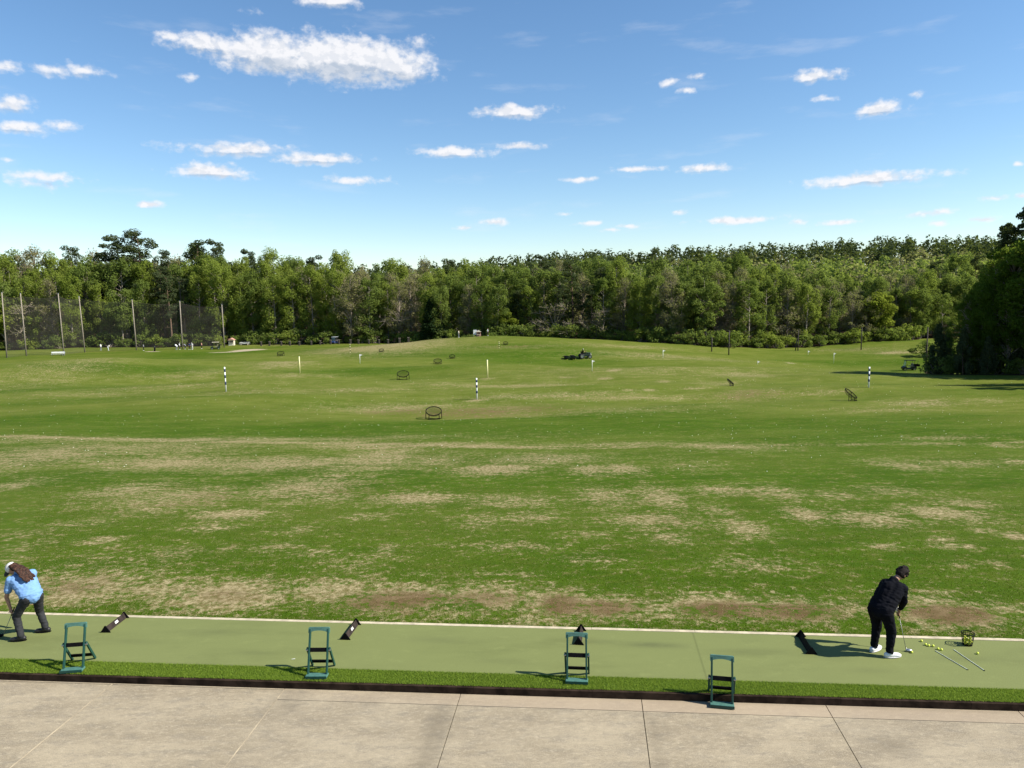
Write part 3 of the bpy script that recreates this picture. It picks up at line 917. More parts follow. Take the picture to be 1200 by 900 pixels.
divider(123.5, 741.5, 146, 724, 'black wedge tee divider with white sticker beside the leftmost bag stand', True)
divider(404.5, 750, 417.5, 732, 'black wedge tee divider with white sticker just right of the second bag stand', True)
divider(678, 756, 681, 739, 'black wedge tee divider partly hidden behind a green bag stand', False)
divider(951, 767, 938, 746, 'black wedge tee divider lying in the shadow of the person in black', False)

# ------------------------------------------------------------------ ball bucket, balls, sticks
bk = flat(1133.5, 755.5)
e = empty('ball_bucket', bk, 'black wire bucket half full of yellow golf balls by the mat edge', 'bucket')
hB, r0, r1 = .225, .078, .108
lat = MB()
for k in range(18):
    t = 2 * math.pi * k / 18
    lat.tube([(math.cos(t) * r0, math.sin(t) * r0, .0), (math.cos(t) * r1, math.sin(t) * r1, hB)], .0032, 5)
for k in range(7):
    z = hB * k / 6; rr = r0 + (r1 - r0) * k / 6
    lat.tube([(math.cos(q) * rr, math.sin(q) * rr, z) for q in [2 * math.pi * j / 24 for j in range(24)]], .0034 if k < 6 else .008, 5, True)
lat.build('basket', M['black'], e)
MB().tube([(math.cos(q) * .001, math.sin(q) * .001, .004) for q in (0, 1)] if False else [(0, 0, .001), (0, 0, .007)], r0 - .002, 20).build('base', M['black'], e)
hd = MB(); hd.tube([(math.cos(q) * (r1 + .004), -.055 * math.sin(q), hB + .085 * math.sin(q)) for q in np.linspace(0, math.pi, 13)], .004, 6)
hd.build('handle', M['black'], e, True)
ball_bm = MB(); ball_bm.ball((0, 0, 0), .0214, 3); ball_me = ball_bm.mesh('golf_ball', True); ball_me.materials.append(M['yball'])
wb_ = MB(); wb_.ball((0, 0, 0), .024, 1); wball_me = wb_.mesh('range_ball', True); wball_me.materials.append(M['wball'])


def yball(p, label, group=None):
    o = link('golf_ball', ball_me, None, None, p)
    return tag(o, label, 'golf ball', group)


for ring, z, n, rr in ((0, .03, 4, .045), (1, .067, 6, .058), (2, .104, 5, .055), (3, .135, 3, .05)):
    for k in range(n):
        q = 2 * math.pi * k / n + ring * .7
        yball(bk + Vector((math.cos(q) * rr, math.sin(q) * rr, z)), 'yellow golf ball inside the black wire bucket', 'yellow balls heaped in the bucket')
for (px, py, lab, g) in ((1080, 750.8, 'lone yellow ball at the far end of the loose row of balls', None),
                         (1084.8, 755, 'left ball of the close pair left of the sticks', None), (1088.3, 756.2, 'right ball of the close pair left of the sticks', None),
                         (1093.5, 756.6, 'single yellow ball between the close pair and the sticks', None),
                         (1099.3, 760, 'yellow ball left of two touching at the end of a stick', None), (1103.3, 761, 'yellow ball right of two touching at the end of a stick', None),
                         (1145.6, 765.3, 'yellow ball alone right of the bucket and both sticks', None), (1068.5, 764, 'yellow ball right in front of the club head', None)):
    yball(flat(px, py, .0214), lab, g)
for (a0, a1, lab) in (((1096, 762.5), (1134.5, 785), 'thin alignment stick ending at the yellow balls, left of two'), ((1117.5, 761), (1154, 786), 'thin alignment stick nearer the bucket, right of two')):
    p, q = flat(*a0, .007), flat(*a1, .007)
    s_ = empty('alignment_stick', p, lab, 'alignment stick')
    d = q - p
    MB().tube([(0, 0, 0), d * .985], .0065, 8).build('rod', M['stick'], s_)
    MB().tube([d * .985, d], .0085, 8).build('end_cap', M['black'], s_)
g_ = flat(341.5, 772.5, .008)
tg = MB(); tg.tube([(0, 0, 0), (.055, .012, 0)], [.002, .006], 8); tg.tube([(.055, .012, 0), (.062, .0135, 0)], [.007, .009], 8)
tag(tg.build('golf_tee', M['white'], None, False, g_), 'small white golf tee lying on the mat above the second bag stand', 'golf tee')


# ------------------------------------------------------------------ people
def arc_fingers(mb, c, axis, side, n, r=.0085, R_=.026, thumb=True, ang0=-40, sweep=215):
    """n fingers curled round a grip: c = middle of the hand on the grip, axis = along the grip, side = from the grip towards the palm"""
    axis = Vector(axis).normalized()
    side = (Vector(side) - axis * Vector(side).dot(axis)).normalized()
    oth = axis.cross(side)
    for k in range(n):
        o = Vector(c) + axis * (k - (n - 1) / 2) * .019
        ln = (1.0, 1.08, 1.0, .82)[k % 4]
        prev = None
        for j in range(5):
            a = R(ang0 + sweep * ln * j / 4)
            p = o + (side * math.cos(a) + oth * math.sin(a)) * R_
            if prev is not None: mb.cap(prev, p, r * (1 - .06 * j), r * (1 - .06 * (j + 1)), 8)
            prev = p
    if thumb:
        p0 = Vector(c) + side * .02 - axis * .03
        p1 = p0 - side * .014 + axis * -.012 - oth * .02
        p2 = p1 + axis * .034 - side * .012
        mb.cap(p0, p1, .012, .0105, 8); mb.cap(p1, p2, .0105, .009, 8)


def wrinkle(me, amp, sd_):
    from mathutils import noise as mn
    for v in me.vertices:
        p = v.co
        a = mn.noise(Vector((p.x * 9 + sd_, p.y * 9, p.z * 16 + p.x * 7)))
        c = mn.noise(Vector((p.x * 24, p.y * 24 + sd_, p.z * 34)))
        v.co = p + v.normal * amp * (1.3 * (1 - 2.4 * abs(a)) * .7 + .45 * c)


def limb_pts(a, b_, k): return Vector(a).lerp(Vector(b_), k)


def make_person(loc, rz, J, C, label, voxel, group=None, near=True):
    """J: joints in (forward, left, up); C: colours; forward is +X of the person's own frame"""
    e = empty('person', loc, label, 'person', group, rz)
    g = {k: Vector(v) for k, v in J.items()}
    bulk = C.get('bulk', 1.0)
    # body
    mb = MB()
    nk, hd_ = g['neck'], g['head']
    up = (hd_ - nk).normalized()
    face = Vector(J.get('face', (1, 0, 0))).normalized()
    face = (face - up * face.dot(up)).normalized()
    lat_ = up.cross(face)
    Rh = Matrix((face, lat_, up)).transposed()
    mb.ell(hd_, (.098, .076, .118), Rh, 3)
    mb.ell(hd_ + face * .03 - up * .055, (.058, .054, .062), Rh, 2)
    mb.ell(hd_ + face * .098 - up * .018, (.018, .014, .024), Rh, 2)
    mb.ell(hd_ + face * .09 - up * .062, (.012, .024, .012), Rh, 2)
    for s in (-1, 1): mb.ell(hd_ + lat_ * s * .078 - up * .012 - face * .008, (.022, .010, .032), Rh, 2)
    mb.cap(nk - up * .06, hd_ - up * .05, .062, .052)

    def torso(mb, ex):
        pl, ch = g['pelvis'], g['chest']
        sl, sr = g['shl'], g['shr']
        hl, hr = g['hipl'], g['hipr']
        w1, w2 = .118 * bulk + ex, .112 * bulk + ex
        mb.cap(pl, ch, w1 + .01, w2 + .012)
        for h_, s_ in ((hl, sl), (hr, sr)):
            inn = s_.lerp(ch, .38)
            mb.cap(h_.lerp(pl, .25) + Vector((0, 0, .04)), inn, w1 - .012, w2 - .018)
            mb.cap(inn, s_, w2 - .03, .062 * bulk + ex)
        mb.cap(ch, nk - up * .04, w2 - .02, .066 + ex)

    torso(mb, 0)
    for s in 'lr':
        mb.cap(g['sh' + s], g['el' + s], .052 * bulk, .041 * bulk); mb.cap(g['el' + s], g['wr' + s], .041 * bulk, .028)
        mb.cap(g['hip' + s], g['kn' + s], .088 * bulk, .060 * bulk); mb.cap(g['kn' + s], g['an' + s], .058 * bulk, .040)
        toe = Vector(J['toe' + s]).normalized()
        an = g['an' + s]
        mb.cap(Vector((an.x, an.y, .045)) - toe * .04, Vector((an.x, an.y, .03)) + toe * .14, .038, .026)
        if near:
            hc = g['hand' + s]
            ax = Vector(J['grip' + s]); sd_ = (g['wr' + s] - hc).normalized()
            kn = hc + sd_ * .028
            axn = ax.normalized()
            for k in (-.024, 0, .024): mb.cap(g['wr' + s] + axn * k * .5, kn + axn * k, .018, .015, 8)
            arc_fingers(mb, hc, ax, sd_, 4)
        else: mb.cap(g['wr' + s], g['hand' + s], .034, .03)
    body = mb.blob('body', C['skin'], e, voxel if near else .022, 2)
    if near:
        for s in (-1, 1):
            MB().ell(hd_ + face * .086 + lat_ * s * .030 + up * .006, (.010, .013, .009), Rh, 2).build('eye', M['black'], e, True)
    # trousers
    tr = MB()
    pl = g['pelvis']
    tr.cap(pl, pl + (g['chest'] - pl) * .22, .122 * bulk + .014, .118 * bulk + .012)
    for s in 'lr':
        tr.cap(g['hip' + s].lerp(pl, .3) + Vector((0, 0, .03)), g['hip' + s], .108 * bulk + .006, .100 * bulk)
        tr.cap(g['hip' + s] + Vector((-.03, 0, .01)), limb_pts(g['hip' + s], g['kn' + s], .5), .104 * bulk, .088 * bulk)
        tr.cap(g['hip' + s], g['kn' + s], .100 * bulk, .076 * bulk)
        an = g['an' + s]
        tr.cap(g['kn' + s], an + Vector((0, 0, .03)), .074 * bulk, .058 * C.get('cuff', 1.0))
        # folds at knee and ankle
        for k, ex in ((.06, .004), (.14, .002), (.88, .006), (.96, .004)):
            p = limb_pts(g['kn' + s], an, k); tr.ell(p, (.070 * bulk + ex - .012 * k, .070 * bulk + ex - .012 * k, .012), Euler((.2, .25, 0)).to_matrix(), 2)
    ob = tr.blob('trousers', C['trousers'], e, max(voxel * 1.5, .011) if near else .03, 3)
    if near: wrinkle(ob.data, .007, 1.0)
    # shirt
    sh = MB(); torso(sh, .020)
    hem = C.get('hem', 0)
    if hem:
        d = (pl - g['chest']).normalized()
        d2_ = d; d = (d + Vector((0, 0, -1.6))).normalized()
        rt = Matrix((d, Vector((0, 1, 0)), d.cross(Vector((0, 1, 0))))).transposed()
        for k in range(7):
            p = pl + Vector((.01, 0, .02)) + d2_ * (-.20 + .16 * k / 6)
            sh.ell(p, (.045, (.172 + .008 * k) * bulk, (.130 + .006 * k) * bulk), rt, 3)
    for s in 'lr':
        fr = C['sleeve']
        e1 = limb_pts(g['sh' + s], g['el' + s], min(1, fr))
        k0 = .068 * bulk + (.012 if fr < 1 else 0)
        sh.cap(g['sh' + s], e1, k0, (.066 if fr < 1 else .052) * bulk)
        if fr > 1: sh.cap(g['el' + s], limb_pts(g['el' + s], g['wr' + s], fr - 1), .052 * bulk, .042)
    ob = sh.blob('shirt', C['shirt'], e, max(voxel * 1.5, .011) if near else .03, 4)
    if near: wrinkle(ob.data, .009, 2.3)
    # shoes
    for s in 'lr':
        toe = Vector(J['toe' + s]).normalized(); an = g['an' + s]
        lf = Vector((-toe.y, toe.x, 0))
        c0 = Vector((an.x, an.y, 0))
        st = MB(); st.cap(c0 - toe * .050 + Vector((0, 0, .055)), c0 + toe * .16 + Vector((0, 0, .042)), .050, .040)
        st.cap(c0 + Vector((0, 0, .07)), c0 + toe * .03 + Vector((0, 0, .10)), .052, .046)
        st.ell(c0 + toe * .14 + Vector((0, 0, .038)), (.085, .050, .034), Matrix((toe, lf, Vector((0, 0, 1)))).transposed())
        so = st.blob('shoe', C['shoe'], e, .009 if near else .022, 2)
        sl = MB(); sl.ell(c0 + toe * .055 + Vector((0, 0, .014)), (.165, .056, .014), Matrix((toe, lf, Vector((0, 0, 1)))).transposed(), 3)
        if near: sl.build('sole', C['sole'], so, True)
    # hair / hat
    if C.get('hair'):
        hm = MB()
        back = -face
        hm.ell(hd_ + back * (.045 if C.get('cap') else .020) + up * (-.02 if C.get('cap') else .030), (.080 if C.get('cap') else .096, .086, .104), Rh, 3)
        hm.ell(hd_ + back * .035 - up * .02, (.075, .080, .088), Rh, 3)
        if C.get('long_hair'):
            dn = C['long_hair']
            for k in range(27):
                u = (k - 13) / 13
                p0 = hd_ + back * (.055 + .03 * (1 - u * u)) + lat_ * u * .072 + up * .01
                p3 = Vector(dn) + lat_ * u * .145 + Vector((random.uniform(-.02, .02), 0, random.uniform(-.05, .05) - .03 * (1 - abs(u))))
                pm1 = p0.lerp(p3, .35) + Vector((-.035, 0, .05)) + lat_ * u * .02
                pts = []
                for j in range(9):
                    v = j / 8
                    p = p0.lerp(pm1, v / .4) if v < .4 else pm1.lerp(p3, (v - .4) / .6)
                    pts.append(p + lat_ * .012 * math.sin(j * 1.9 + k * 1.3) + up * .008 * math.sin(j * 2.3 + k * 2.1))
                for j in range(8): hm.cap(pts[j], pts[j + 1], .027 - .0014 * j, .027 - .0014 * (j + 1), 7)
        else:
            for k in range(46):
                v = Vector((random.gauss(0, 1), random.gauss(0, 1), random.gauss(.3, 1))).normalized()
                w = face * (v.x * .098 - .024) + lat_ * v.y * .090 + up * (v.z * .110 + .026)
                if v.x > .45 and v.z < .5: continue
                hm.ball(hd_ + w, random.uniform(.016, .026), 1)
            if C.get('bun'): hm.ell(hd_ + up * .125 + back * .05, (.045, .045, .036), Rh, 2)
        ob = hm.blob('hair', C['hair'], e, .010 if near else .025, 2)
        if near: wrinkle(ob.data, .010, 5.1)
    if C.get('cap'):
        cp = MB(); cp.ell(hd_ + up * .040 - face * .004, (.114, .096, .094), Rh, 3); cp.blob('cap', C['cap'], e, .01 if near else .03, 2)
        br = MB(); br.ell(hd_ + face * .125 + up * .045, (.085, .075, .012), Matrix((face, lat_, up)).transposed() @ Euler((0, R(12), 0)).to_matrix(), 3)
        br.build('brim', C.get('brim', C['cap']), e, True)
    return e, g, body


def world_pt(e, p):
    return Matrix.Translation(e.location) @ Matrix.Rotation(e.rotation_euler.z, 4, 'Z') @ Vector(p)


def golf_club(label, grip_top, head_pt, head_dir, wood=False):
    a_, b_ = Vector(grip_top), Vector(head_pt)
    e = empty('golf_club', b_, label, 'golf club')
    ax = a_ - b_
    MB().tube([(0, 0, .02), ax * .72], [.0050, .0065], 8).build('shaft', M['chrome'], e, True)
    MB().tube([ax * .72, ax], [.0105, .0125], 8).build('grip', M['black'], e, True)
    hd = MB(); d = Vector(head_dir).normalized()
    hd.ell(d * .045 + Vector((0, 0, .026)), (.062, .034, .026), Matrix((d, Vector((-d.y, d.x, 0)), Vector((0, 0, 1)))).transposed(), 3)
    hd.tube([(0, 0, .015), (0, 0, .06)], .009, 8)
    hd.build('club_head', M['black'] if wood else M['steel'], e, True)
    return e


# the person in black, back half turned, both hands on the club
f1 = flat(1035.5, 765.5)
JB = dict(pelvis=(-.17, 0, .86), chest=(.12, 0, 1.18), neck=(.26, -.01, 1.33), head=(.42, -.04, 1.41), face=(.75, .10, -.75),
          shl=(.24, .155, 1.205), shr=(.23, -.175, 1.225), ell=(.30, .155, .97), elr=(.28, -.18, .97), wrl=(.395, .045, .775), wrr=(.385, -.055, .745),
          handl=(.425, .01, .715), handr=(.415, -.015, .640), gripl=(.20, 0, -.9), gripr=(.20, 0, -.9),
          hipl=(-.15, .105, .84), hipr=(-.15, -.105, .84), knl=(-.02, .135, .46), knr=(-.02, -.135, .46), anl=(-.07, .145, .09), anr=(-.07, -.145, .09), toel=(.95, -.05, 0), toer=(.86, -.50, 0))
CB = dict(skin=M['skin_dk'], trousers=M['blackcloth'], shirt=M['blackcloth'], sleeve=1.82, shoe=M['whiteshoe'], sole=M['sole'], hair=M['hair_bk'], bun=True, bulk=1.12, cuff=1.0)
pB, gB, _ = make_person(f1, R(34), JB, CB, 'person dressed all in black with white shoes, bent over a golf club on the mat', .0075)
gl = MB(); gl.cap(gB['wrl'], gB['handl'], .036, .040); gl.cap(gB['wrl'], gB['wrl'].lerp(gB['ell'], .3), .036, .034); gl.blob('glove', M['whiteshoe'], pB, .008, 2)
hb_ = flat(1062.0, 763.5)
gt = world_pt(pB, (.405, .012, .80))
golf_club('thin shafted golf club held by the person in black', gt, Vector((hb_.x, hb_.y, 0)), (1, -.1, 0))

# the person in blue, back turned, hand on knee
f2 = flat(37.5, 745.5)
JA = dict(pelvis=(-.17, 0, .87), chest=(.09, .02, 1.18), neck=(.21, .05, 1.305), head=(.325, .09, 1.375), face=(.80, .45, -.34),
          shl=(.17, .21, 1.205), shr=(.15, -.19, 1.22), ell=(.26, .27, .86), elr=(.32, -.22, .90), wrl=(.225, .235, .625), wrr=(.22, -.20, .65),
          handl=(.215, .235, .545), handr=(.20, -.19, .575), gripl=(.55, .5, -.55), gripr=(.3, .9, 0),
          hipl=(-.14, .105, .84), hipr=(-.14, -.105, .84), knl=(.10, .20, .47), knr=(.02, -.19, .46), anl=(-.03, .21, .09), anr=(-.05, -.24, .09), toel=(.80, .62, 0), toer=(.80, .58, 0))
CA = dict(skin=M['skin'], trousers=M['jean'], shirt=M['blue_shirt'], sleeve=.62, shoe=M['blackshoe'], sole=M['black'], hair=M['hair_br'], long_hair=(-.09, -.02, 1.20), bulk=.98, cuff=1.05, cap=M['cap_w'], brim=M['cap_d'], hem=.06)
pA, gA, _ = make_person(f2, R(148), JA, CA, 'person in light blue t-shirt and white cap with long brown hair, leaning on one knee', .0075)
ha = flat(3.5, 746)
golf_club('dark golf club held by the person in light blue', world_pt(pA, (.16, .19, .64)), Vector((ha.x, ha.y, 0)), (-1, .1, 0), True)

# ------------------------------------------------------------------ trees
def leaf_cards(cl, per, size, up=.25, flat_=1.0, shell=.35):
    """cl: (n,6) clumps x y z rx ry rz -> quads of leaf sprays"""
    cl = np.asarray(cl, float)
    n = len(cl) * per
    c = np.repeat(cl, per, 0)
    d = rng.normal(size=(n, 3)); d /= np.linalg.norm(d, axis=1)[:, None]
    r = (shell + (1 - shell) * rng.random(n)) ** .6
    p = c[:, :3] + d * c[:, 3:] * r[:, None]
    nr = d * .6 + rng.normal(size=(n, 3)) * .48 + np.array([0, 0, up + .12])
    nr /= np.linalg.norm(nr, axis=1)[:, None]
    t = np.cross(nr, rng.normal(size=(n, 3))); t /= np.linalg.norm(t, axis=1)[:, None]
    q = np.cross(nr, t)
    s = (size * rng.uniform(.6, 1.35, n))[:, None]
    a = p + t * s; b_ = p + q * s * .6 * flat_; c2 = p - t * s * .9; d2 = p - q * s * .55 * flat_
    V = np.stack([a, b_, c2, d2], 1).reshape(-1, 3)
    F = np.arange(n * 4).reshape(-1, 4)
    lv = np.clip(np.repeat(np.repeat(rng.random(len(cl)), per) * .5 + rng.random(n) * .5, 4), 0, 1)
    return V, F, lv


def branch_mesh(name, segs, seg=5):
    mb = MB()
    for pts, rs in segs: mb.tube(pts, rs, seg, cap=False)
    return mb.mesh(name, True)


def tree_proto(kind, h, w, seed):
    """crown mesh and trunk mesh standing on the origin"""
    global rng
    rng = np.random.default_rng(seed); rd = random.Random(seed)
    cl, segs, extra = [], [], []
    lean = (rd.uniform(-.03, .03), rd.uniform(-.03, .03))
    ax = lambda t: Vector((lean[0] * h * t + .15 * math.sin(t * 5 + seed), lean[1] * h * t + .15 * math.cos(t * 4 + seed), h * t))
    tr_r = h * .0115
    segs.append(([Vector((0, 0, -.4))] + [ax(t) for t in (.04, .2, .4, .6, .8, .95)], [tr_r * 1.35, tr_r * 1.1, tr_r, tr_r * .8, tr_r * .55, tr_r * .3, .03]))
    if kind == 'poplar':
        lo, n, per, size = .14, 48, 190, .245
        for i in range(n):
            t = lo + (1 - lo) * ((i + rd.random()) / n)
            u = (t - lo) / (1 - lo)
            rad = w * (math.sin(math.pi * min(1, u * .58 + .22)) ** .7) * (1.05 - .22 * u)
            a = rd.uniform(0, 6.283); k = rd.uniform(.25, 1) ** .6
            p = ax(t) + Vector((math.cos(a) * rad * k, math.sin(a) * rad * k, 0))
            r = rd.uniform(.75, 1.35) * w * .30
            cl.append((*p, r, r, r * rd.uniform(.9, 1.6)))
            segs.append(([ax(max(.1, t - .09)), p], [.07, .02]))
        cl.append((*ax(.95), w * .34, w * .34, h * .05))
    elif kind == 'round':
        lo, n, per, size = .18, 50, 190, .25
        for i in range(n):
            d = Vector((rd.gauss(0, 1), rd.gauss(0, 1), rd.gauss(0, .9))).normalized() * rd.uniform(.45, 1)
            c = ax(.60)
            p = Vector((c.x + d.x * w, c.y + d.y * w, h * .60 + d.z * h * .36 * (1 if d.z > 0 else .95)))
            r = rd.uniform(.7, 1.4) * w * .30
            cl.append((*p, r, r, r * .75))
            segs.append(([ax(rd.uniform(.22, .5)), c.lerp(p, .5) + Vector((0, 0, -.4)), p], [.12, .07, .02]))
    elif kind == 'sparse':
        lo, n, per, size = .16, 60, 62, .23
        for i in range(n):
            t = lo + (1 - lo) * rd.random()
            u = (t - lo) / (1 - lo)
            rad = w * (math.sin(math.pi * min(1, u * .75 + .22)) ** .7)
            a = rd.uniform(0, 6.283); k = rd.uniform(.2, 1) ** .6
            p = ax(t) + Vector((math.cos(a) * rad * k, math.sin(a) * rad * k, 0))
            r = rd.uniform(.6, 1.2) * w * .30
            cl.append((*p, r, r, r))
            segs.append(([ax(max(.12, t - .14)), ax(t - .05).lerp(p, .5), p], [.09, .06, .025]))
            for q in range(7):
                d = Vector((rd.gauss(0, 1), rd.gauss(0, 1), rd.gauss(.5, .8))).normalized() * r * 1.15
                segs.append(([p, p + d], [.028, .012]))
    elif kind == 'pine':
        lo, n, per, size = .42, 32, 170, .22
        for i in range(n):
            t = lo + (1 - lo) * ((i + rd.random()) / n)
            u = (t - lo) / (1 - lo)
            rad = w * (1.02 - .9 * u) ** .55 * rd.uniform(.35, 1)
            a = rd.uniform(0, 6.283)
            p = ax(t) + Vector((math.cos(a) * rad, math.sin(a) * rad, rd.uniform(-.3, .5)))
            r = rd.uniform(.7, 1.3) * w * .30
            cl.append((*p, r, r, r * .62))
            segs.append(([ax(t - .02), p], [.07, .03]))
        for i in range(5):
            t = rd.uniform(.2, .42); a = rd.uniform(0, 6.283)
            segs.append(([ax(t), ax(t) + Vector((math.cos(a), math.sin(a), .1)) * rd.uniform(.8, 2)], [.05, .015]))
    elif kind == 'cedar':
        lo, n, per, size = .04, 60, 130, .22
        for i in range(n):
            t = lo + (1 - lo) * (i + rd.random()) / n
            rad = w * (1 - t ** 1.9) * rd.uniform(.55, .95) * (.75 + .25 * min(1, t * 6))
            a = rd.uniform(0, 6.283)
            p = ax(t * .96) + Vector((math.cos(a) * rad, math.sin(a) * rad, 0))
            r = w * rd.uniform(.20, .32)
            cl.append((*p, r, r, r * 1.5))
    elif kind == 'shrub':
        n, per, size = 16, 75, .17
        for i in range(n):
            a = rd.uniform(0, 6.283); k = rd.random() ** .5
            t = rd.uniform(.15, .85)
            rad = w * math.sin(math.pi * (t * .7 + .2)) * k
            p = Vector((math.cos(a) * rad, math.sin(a) * rad, h * t))
            r = w * rd.uniform(.25, .45)
            cl.append((*p, r, r, r * .8))
            segs.append(([Vector((rd.uniform(-.3, .3), rd.uniform(-.3, .3), 0)), p], [.05, .015]))
    elif kind == 'bare':
        n, per, size = 22, 26, .15
        for i in range(n):
            a = rd.uniform(0, 6.283); k = rd.random() ** .5
            t = rd.uniform(.2, .95)
            rad = w * math.sin(math.pi * (t * .6 + .25)) * k
            p = Vector((math.cos(a) * rad, math.sin(a) * rad, h * t))
            r = w * rd.uniform(.3, .45)
            cl.append((*p, r, r, r))
            segs.append(([ax(max(.05, t * .4)), p], [.06, .02]))
            for q in range(10):
                d = Vector((rd.gauss(0, 1), rd.gauss(0, 1), rd.gauss(.6, .7))).normalized() * r * 1.3
                segs.append(([p, p + d], [.03, .012]))
    elif kind == 'big':
        lo, n, per, size = .24, 110, 150, .20
        for i in range(n):
            t = lo + (1 - lo) * ((i + rd.random()) / n)
            u = (t - lo) / (1 - lo)
            rad = w * (math.sin(math.pi * min(1, u * .72 + .22)) ** .75)
            a = rd.uniform(0, 6.283); k = rd.uniform(.15, 1) ** .5
            p = ax(t) + Vector((math.cos(a) * rad * k, math.sin(a) * rad * k, rd.uniform(-.6, .6)))
            r = rd.uniform(.6, 1.35) * w * .21
            cl.append((*p, r, r, r * .75))
            segs.append(([ax(max(.1, t - .13)), ax(t - .06).lerp(p, .5), p], [.13, .08, .02]))
    elif kind == 'bigpine':
        lo, n, per, size = .48, 62, 230, .17
        for i in range(n):
            t = lo + (1 - lo) * ((i + rd.random()) / n)
            u = (t - lo) / (1 - lo)
            rad = w * (1.02 - u) ** .5 * rd.uniform(.3, 1)
            a = rd.uniform(0, 6.283)
            p = ax(t) + Vector((math.cos(a) * rad, math.sin(a) * rad, rd.uniform(-.3, .5)))
            r = rd.uniform(.6, 1.25) * w * .22
            cl.append((*p, r, r, r * .6))
            segs.append(([ax(t - .02), p], [.09, .03]))
        for i in range(9):
            t = rd.uniform(.12, .45); a = rd.uniform(0, 6.283)
            segs.append(([ax(t), ax(t) + Vector((math.cos(a), math.sin(a), .1)) * rd.uniform(.8, 2.5)], [.05, .015]))
    V, F, lv = leaf_cards(cl, per, size, .1 if 'pine' in kind else .3)
    cm = np_mesh(kind + '_crown', V, F, dict(leafv=lv))
    tm = branch_mesh(kind + '_trunk', segs)
    return cm, tm


KIND = {  # kind: (crown material, trunk material, height, width, number of models)
    'poplar': ('leafA', 'bark', 24, 4.3, 4), 'roundA': ('leafB', 'bark', 20, 4.8, 3), 'roundY': ('leafY', 'bark', 14, 4.6, 2), 'sparse': ('leafO', 'twig', 22, 4.6, 3),
    'pine': ('leafP', 'pinebark', 26, 4.2, 3), 'cedar': ('leafC', 'bark', 11, 3.2, 1), 'shrub': ('leafB', 'twig', 3.2, 2.1, 2), 'shrubY': ('leafA', 'twig', 3.4, 2.2, 1), 'bare': ('leafO', 'twig', 9, 3.4, 2),
    'big': ('leafD', 'bark', 22, 6.2, 3), 'bigpine': ('leafP', 'pinebark', 27, 4.8, 2), 'poplarB': ('leafB', 'bark', 23, 4.6, 3), 'smallpine': ('leafP', 'pinebark', 11, 3.0, 1)}
GEN = {'roundA': 'round', 'roundY': 'round', 'shrubY': 'shrub', 'poplarB': 'poplar', 'smallpine': 'cedar'}
PROTO = {}
for i_, (k, (cm_, tm_, h_, w_, n_)) in enumerate(KIND.items()):
    PROTO[k] = []
    for j_ in range(n_):
        a_, b_ = tree_proto(GEN.get(k, k), h_, w_, 100 + i_ * 17 + j_)
        a_.materials.append(M[cm_]); b_.materials.append(M[tm_])
        PROTO[k].append((a_, b_))
rng = np.random.default_rng(11)
NAMES = {'poplar': 'broadleaf_tree', 'poplarB': 'broadleaf_tree', 'roundA': 'broadleaf_tree', 'roundY': 'broadleaf_tree', 'sparse': 'budding_tree', 'pine': 'pine_tree', 'bigpine': 'pine_tree',
         'cedar': 'cedar_tree', 'smallpine': 'evergreen_tree', 'shrub': 'shrub', 'shrubY': 'shrub', 'bare': 'budding_tree', 'big': 'broadleaf_tree'}


def tree(kind, x, y, height, label, group=None, wide=1.0, which=None, sink=.15, cat=None):
    pr = PROTO[kind]
    a_, b_ = pr[which if which is not None else int(rng.integers(len(pr)))]
    hh_ = KIND[kind][2]
    e = empty(NAMES[kind], (x, y, h1(x, y) - sink), label, cat or ('shrub' if 'shrub' in kind else 'tree'), group, rng.uniform(0, 6.283))
    s = height / hh_
    e.scale = (s * wide * rng.uniform(.9, 1.12), s * wide * rng.uniform(.9, 1.12), s)
    link('crown', a_, None, e); link('trunk', b_, None, e)
    return e


def top_height(px, py, x, y):
    """how tall something at (x, y) must be to reach picture row py"""
    d = ray(px, py)
    return CAMZ + d.z / math.hypot(d.x, d.y) * math.hypot(x, y) - h1(x, y)


def along_edge(px):
    """distance of the wood's edge in the direction of picture column px"""
    th = math.atan((px - 600) / FPX)
    return float(np.interp(th, _th, _ey))


# skyline of the wood: picture column -> row, for the front row and for the tallest trees
SKY_FRONT = [(-250, 325), (0, 322), (60, 330), (120, 330), (200, 328), (260, 318), (330, 325), (400, 318), (470, 330), (520, 340), (560, 335), (620, 338), (680, 336), (720, 328), (780, 322), (850, 326), (900, 330), (950, 338), (1000, 340), (1060, 335), (1120, 340), (1250, 330)]
SKY_BACK = [(-250, 294), (0, 296), (60, 296), (120, 292), (200, 299), (260, 299), (330, 301), (400, 303), (470, 306), (520, 308), (600, 307), (640, 301), (700, 303), (760, 303), (850, 304), (900, 311), (950, 318), (1000, 324), (1060, 318), (1120, 306), (1250, 300)]


def rowv(tab, px): return float(np.interp(px, [p for p, _ in tab], [v for _, v in tab]))


PLACE = [(-400, 40, "left of the net's first poles"), (40, 160, "behind the net's left half"), (160, 275, "behind the net's right half"),
         (275, 400, 'between net and dark cart'), (400, 490, 'between dark cart and cone cedar'), (490, 580, 'around the cone cedar'),
         (580, 680, 'behind the central rise'), (680, 790, 'behind the tractor'), (790, 900, 'behind the left hedge posts'),
         (900, 1010, 'behind the right sandy patch'), (1010, 1700, 'behind the utility cart')]
WORD = {'poplar': 'bright spring green tall tree', 'poplarB': 'mid green tall tree', 'roundA': 'mid green round crowned tree', 'sparse': 'olive brown budding tree', 'pine': 'dark green pine', 'roundY': 'yellow green round tree', 'bare': 'low thinly leafed tree'}
ROWW = ["in the wood's front row", "in the wood's middle rows", "on the wood's skyline"]


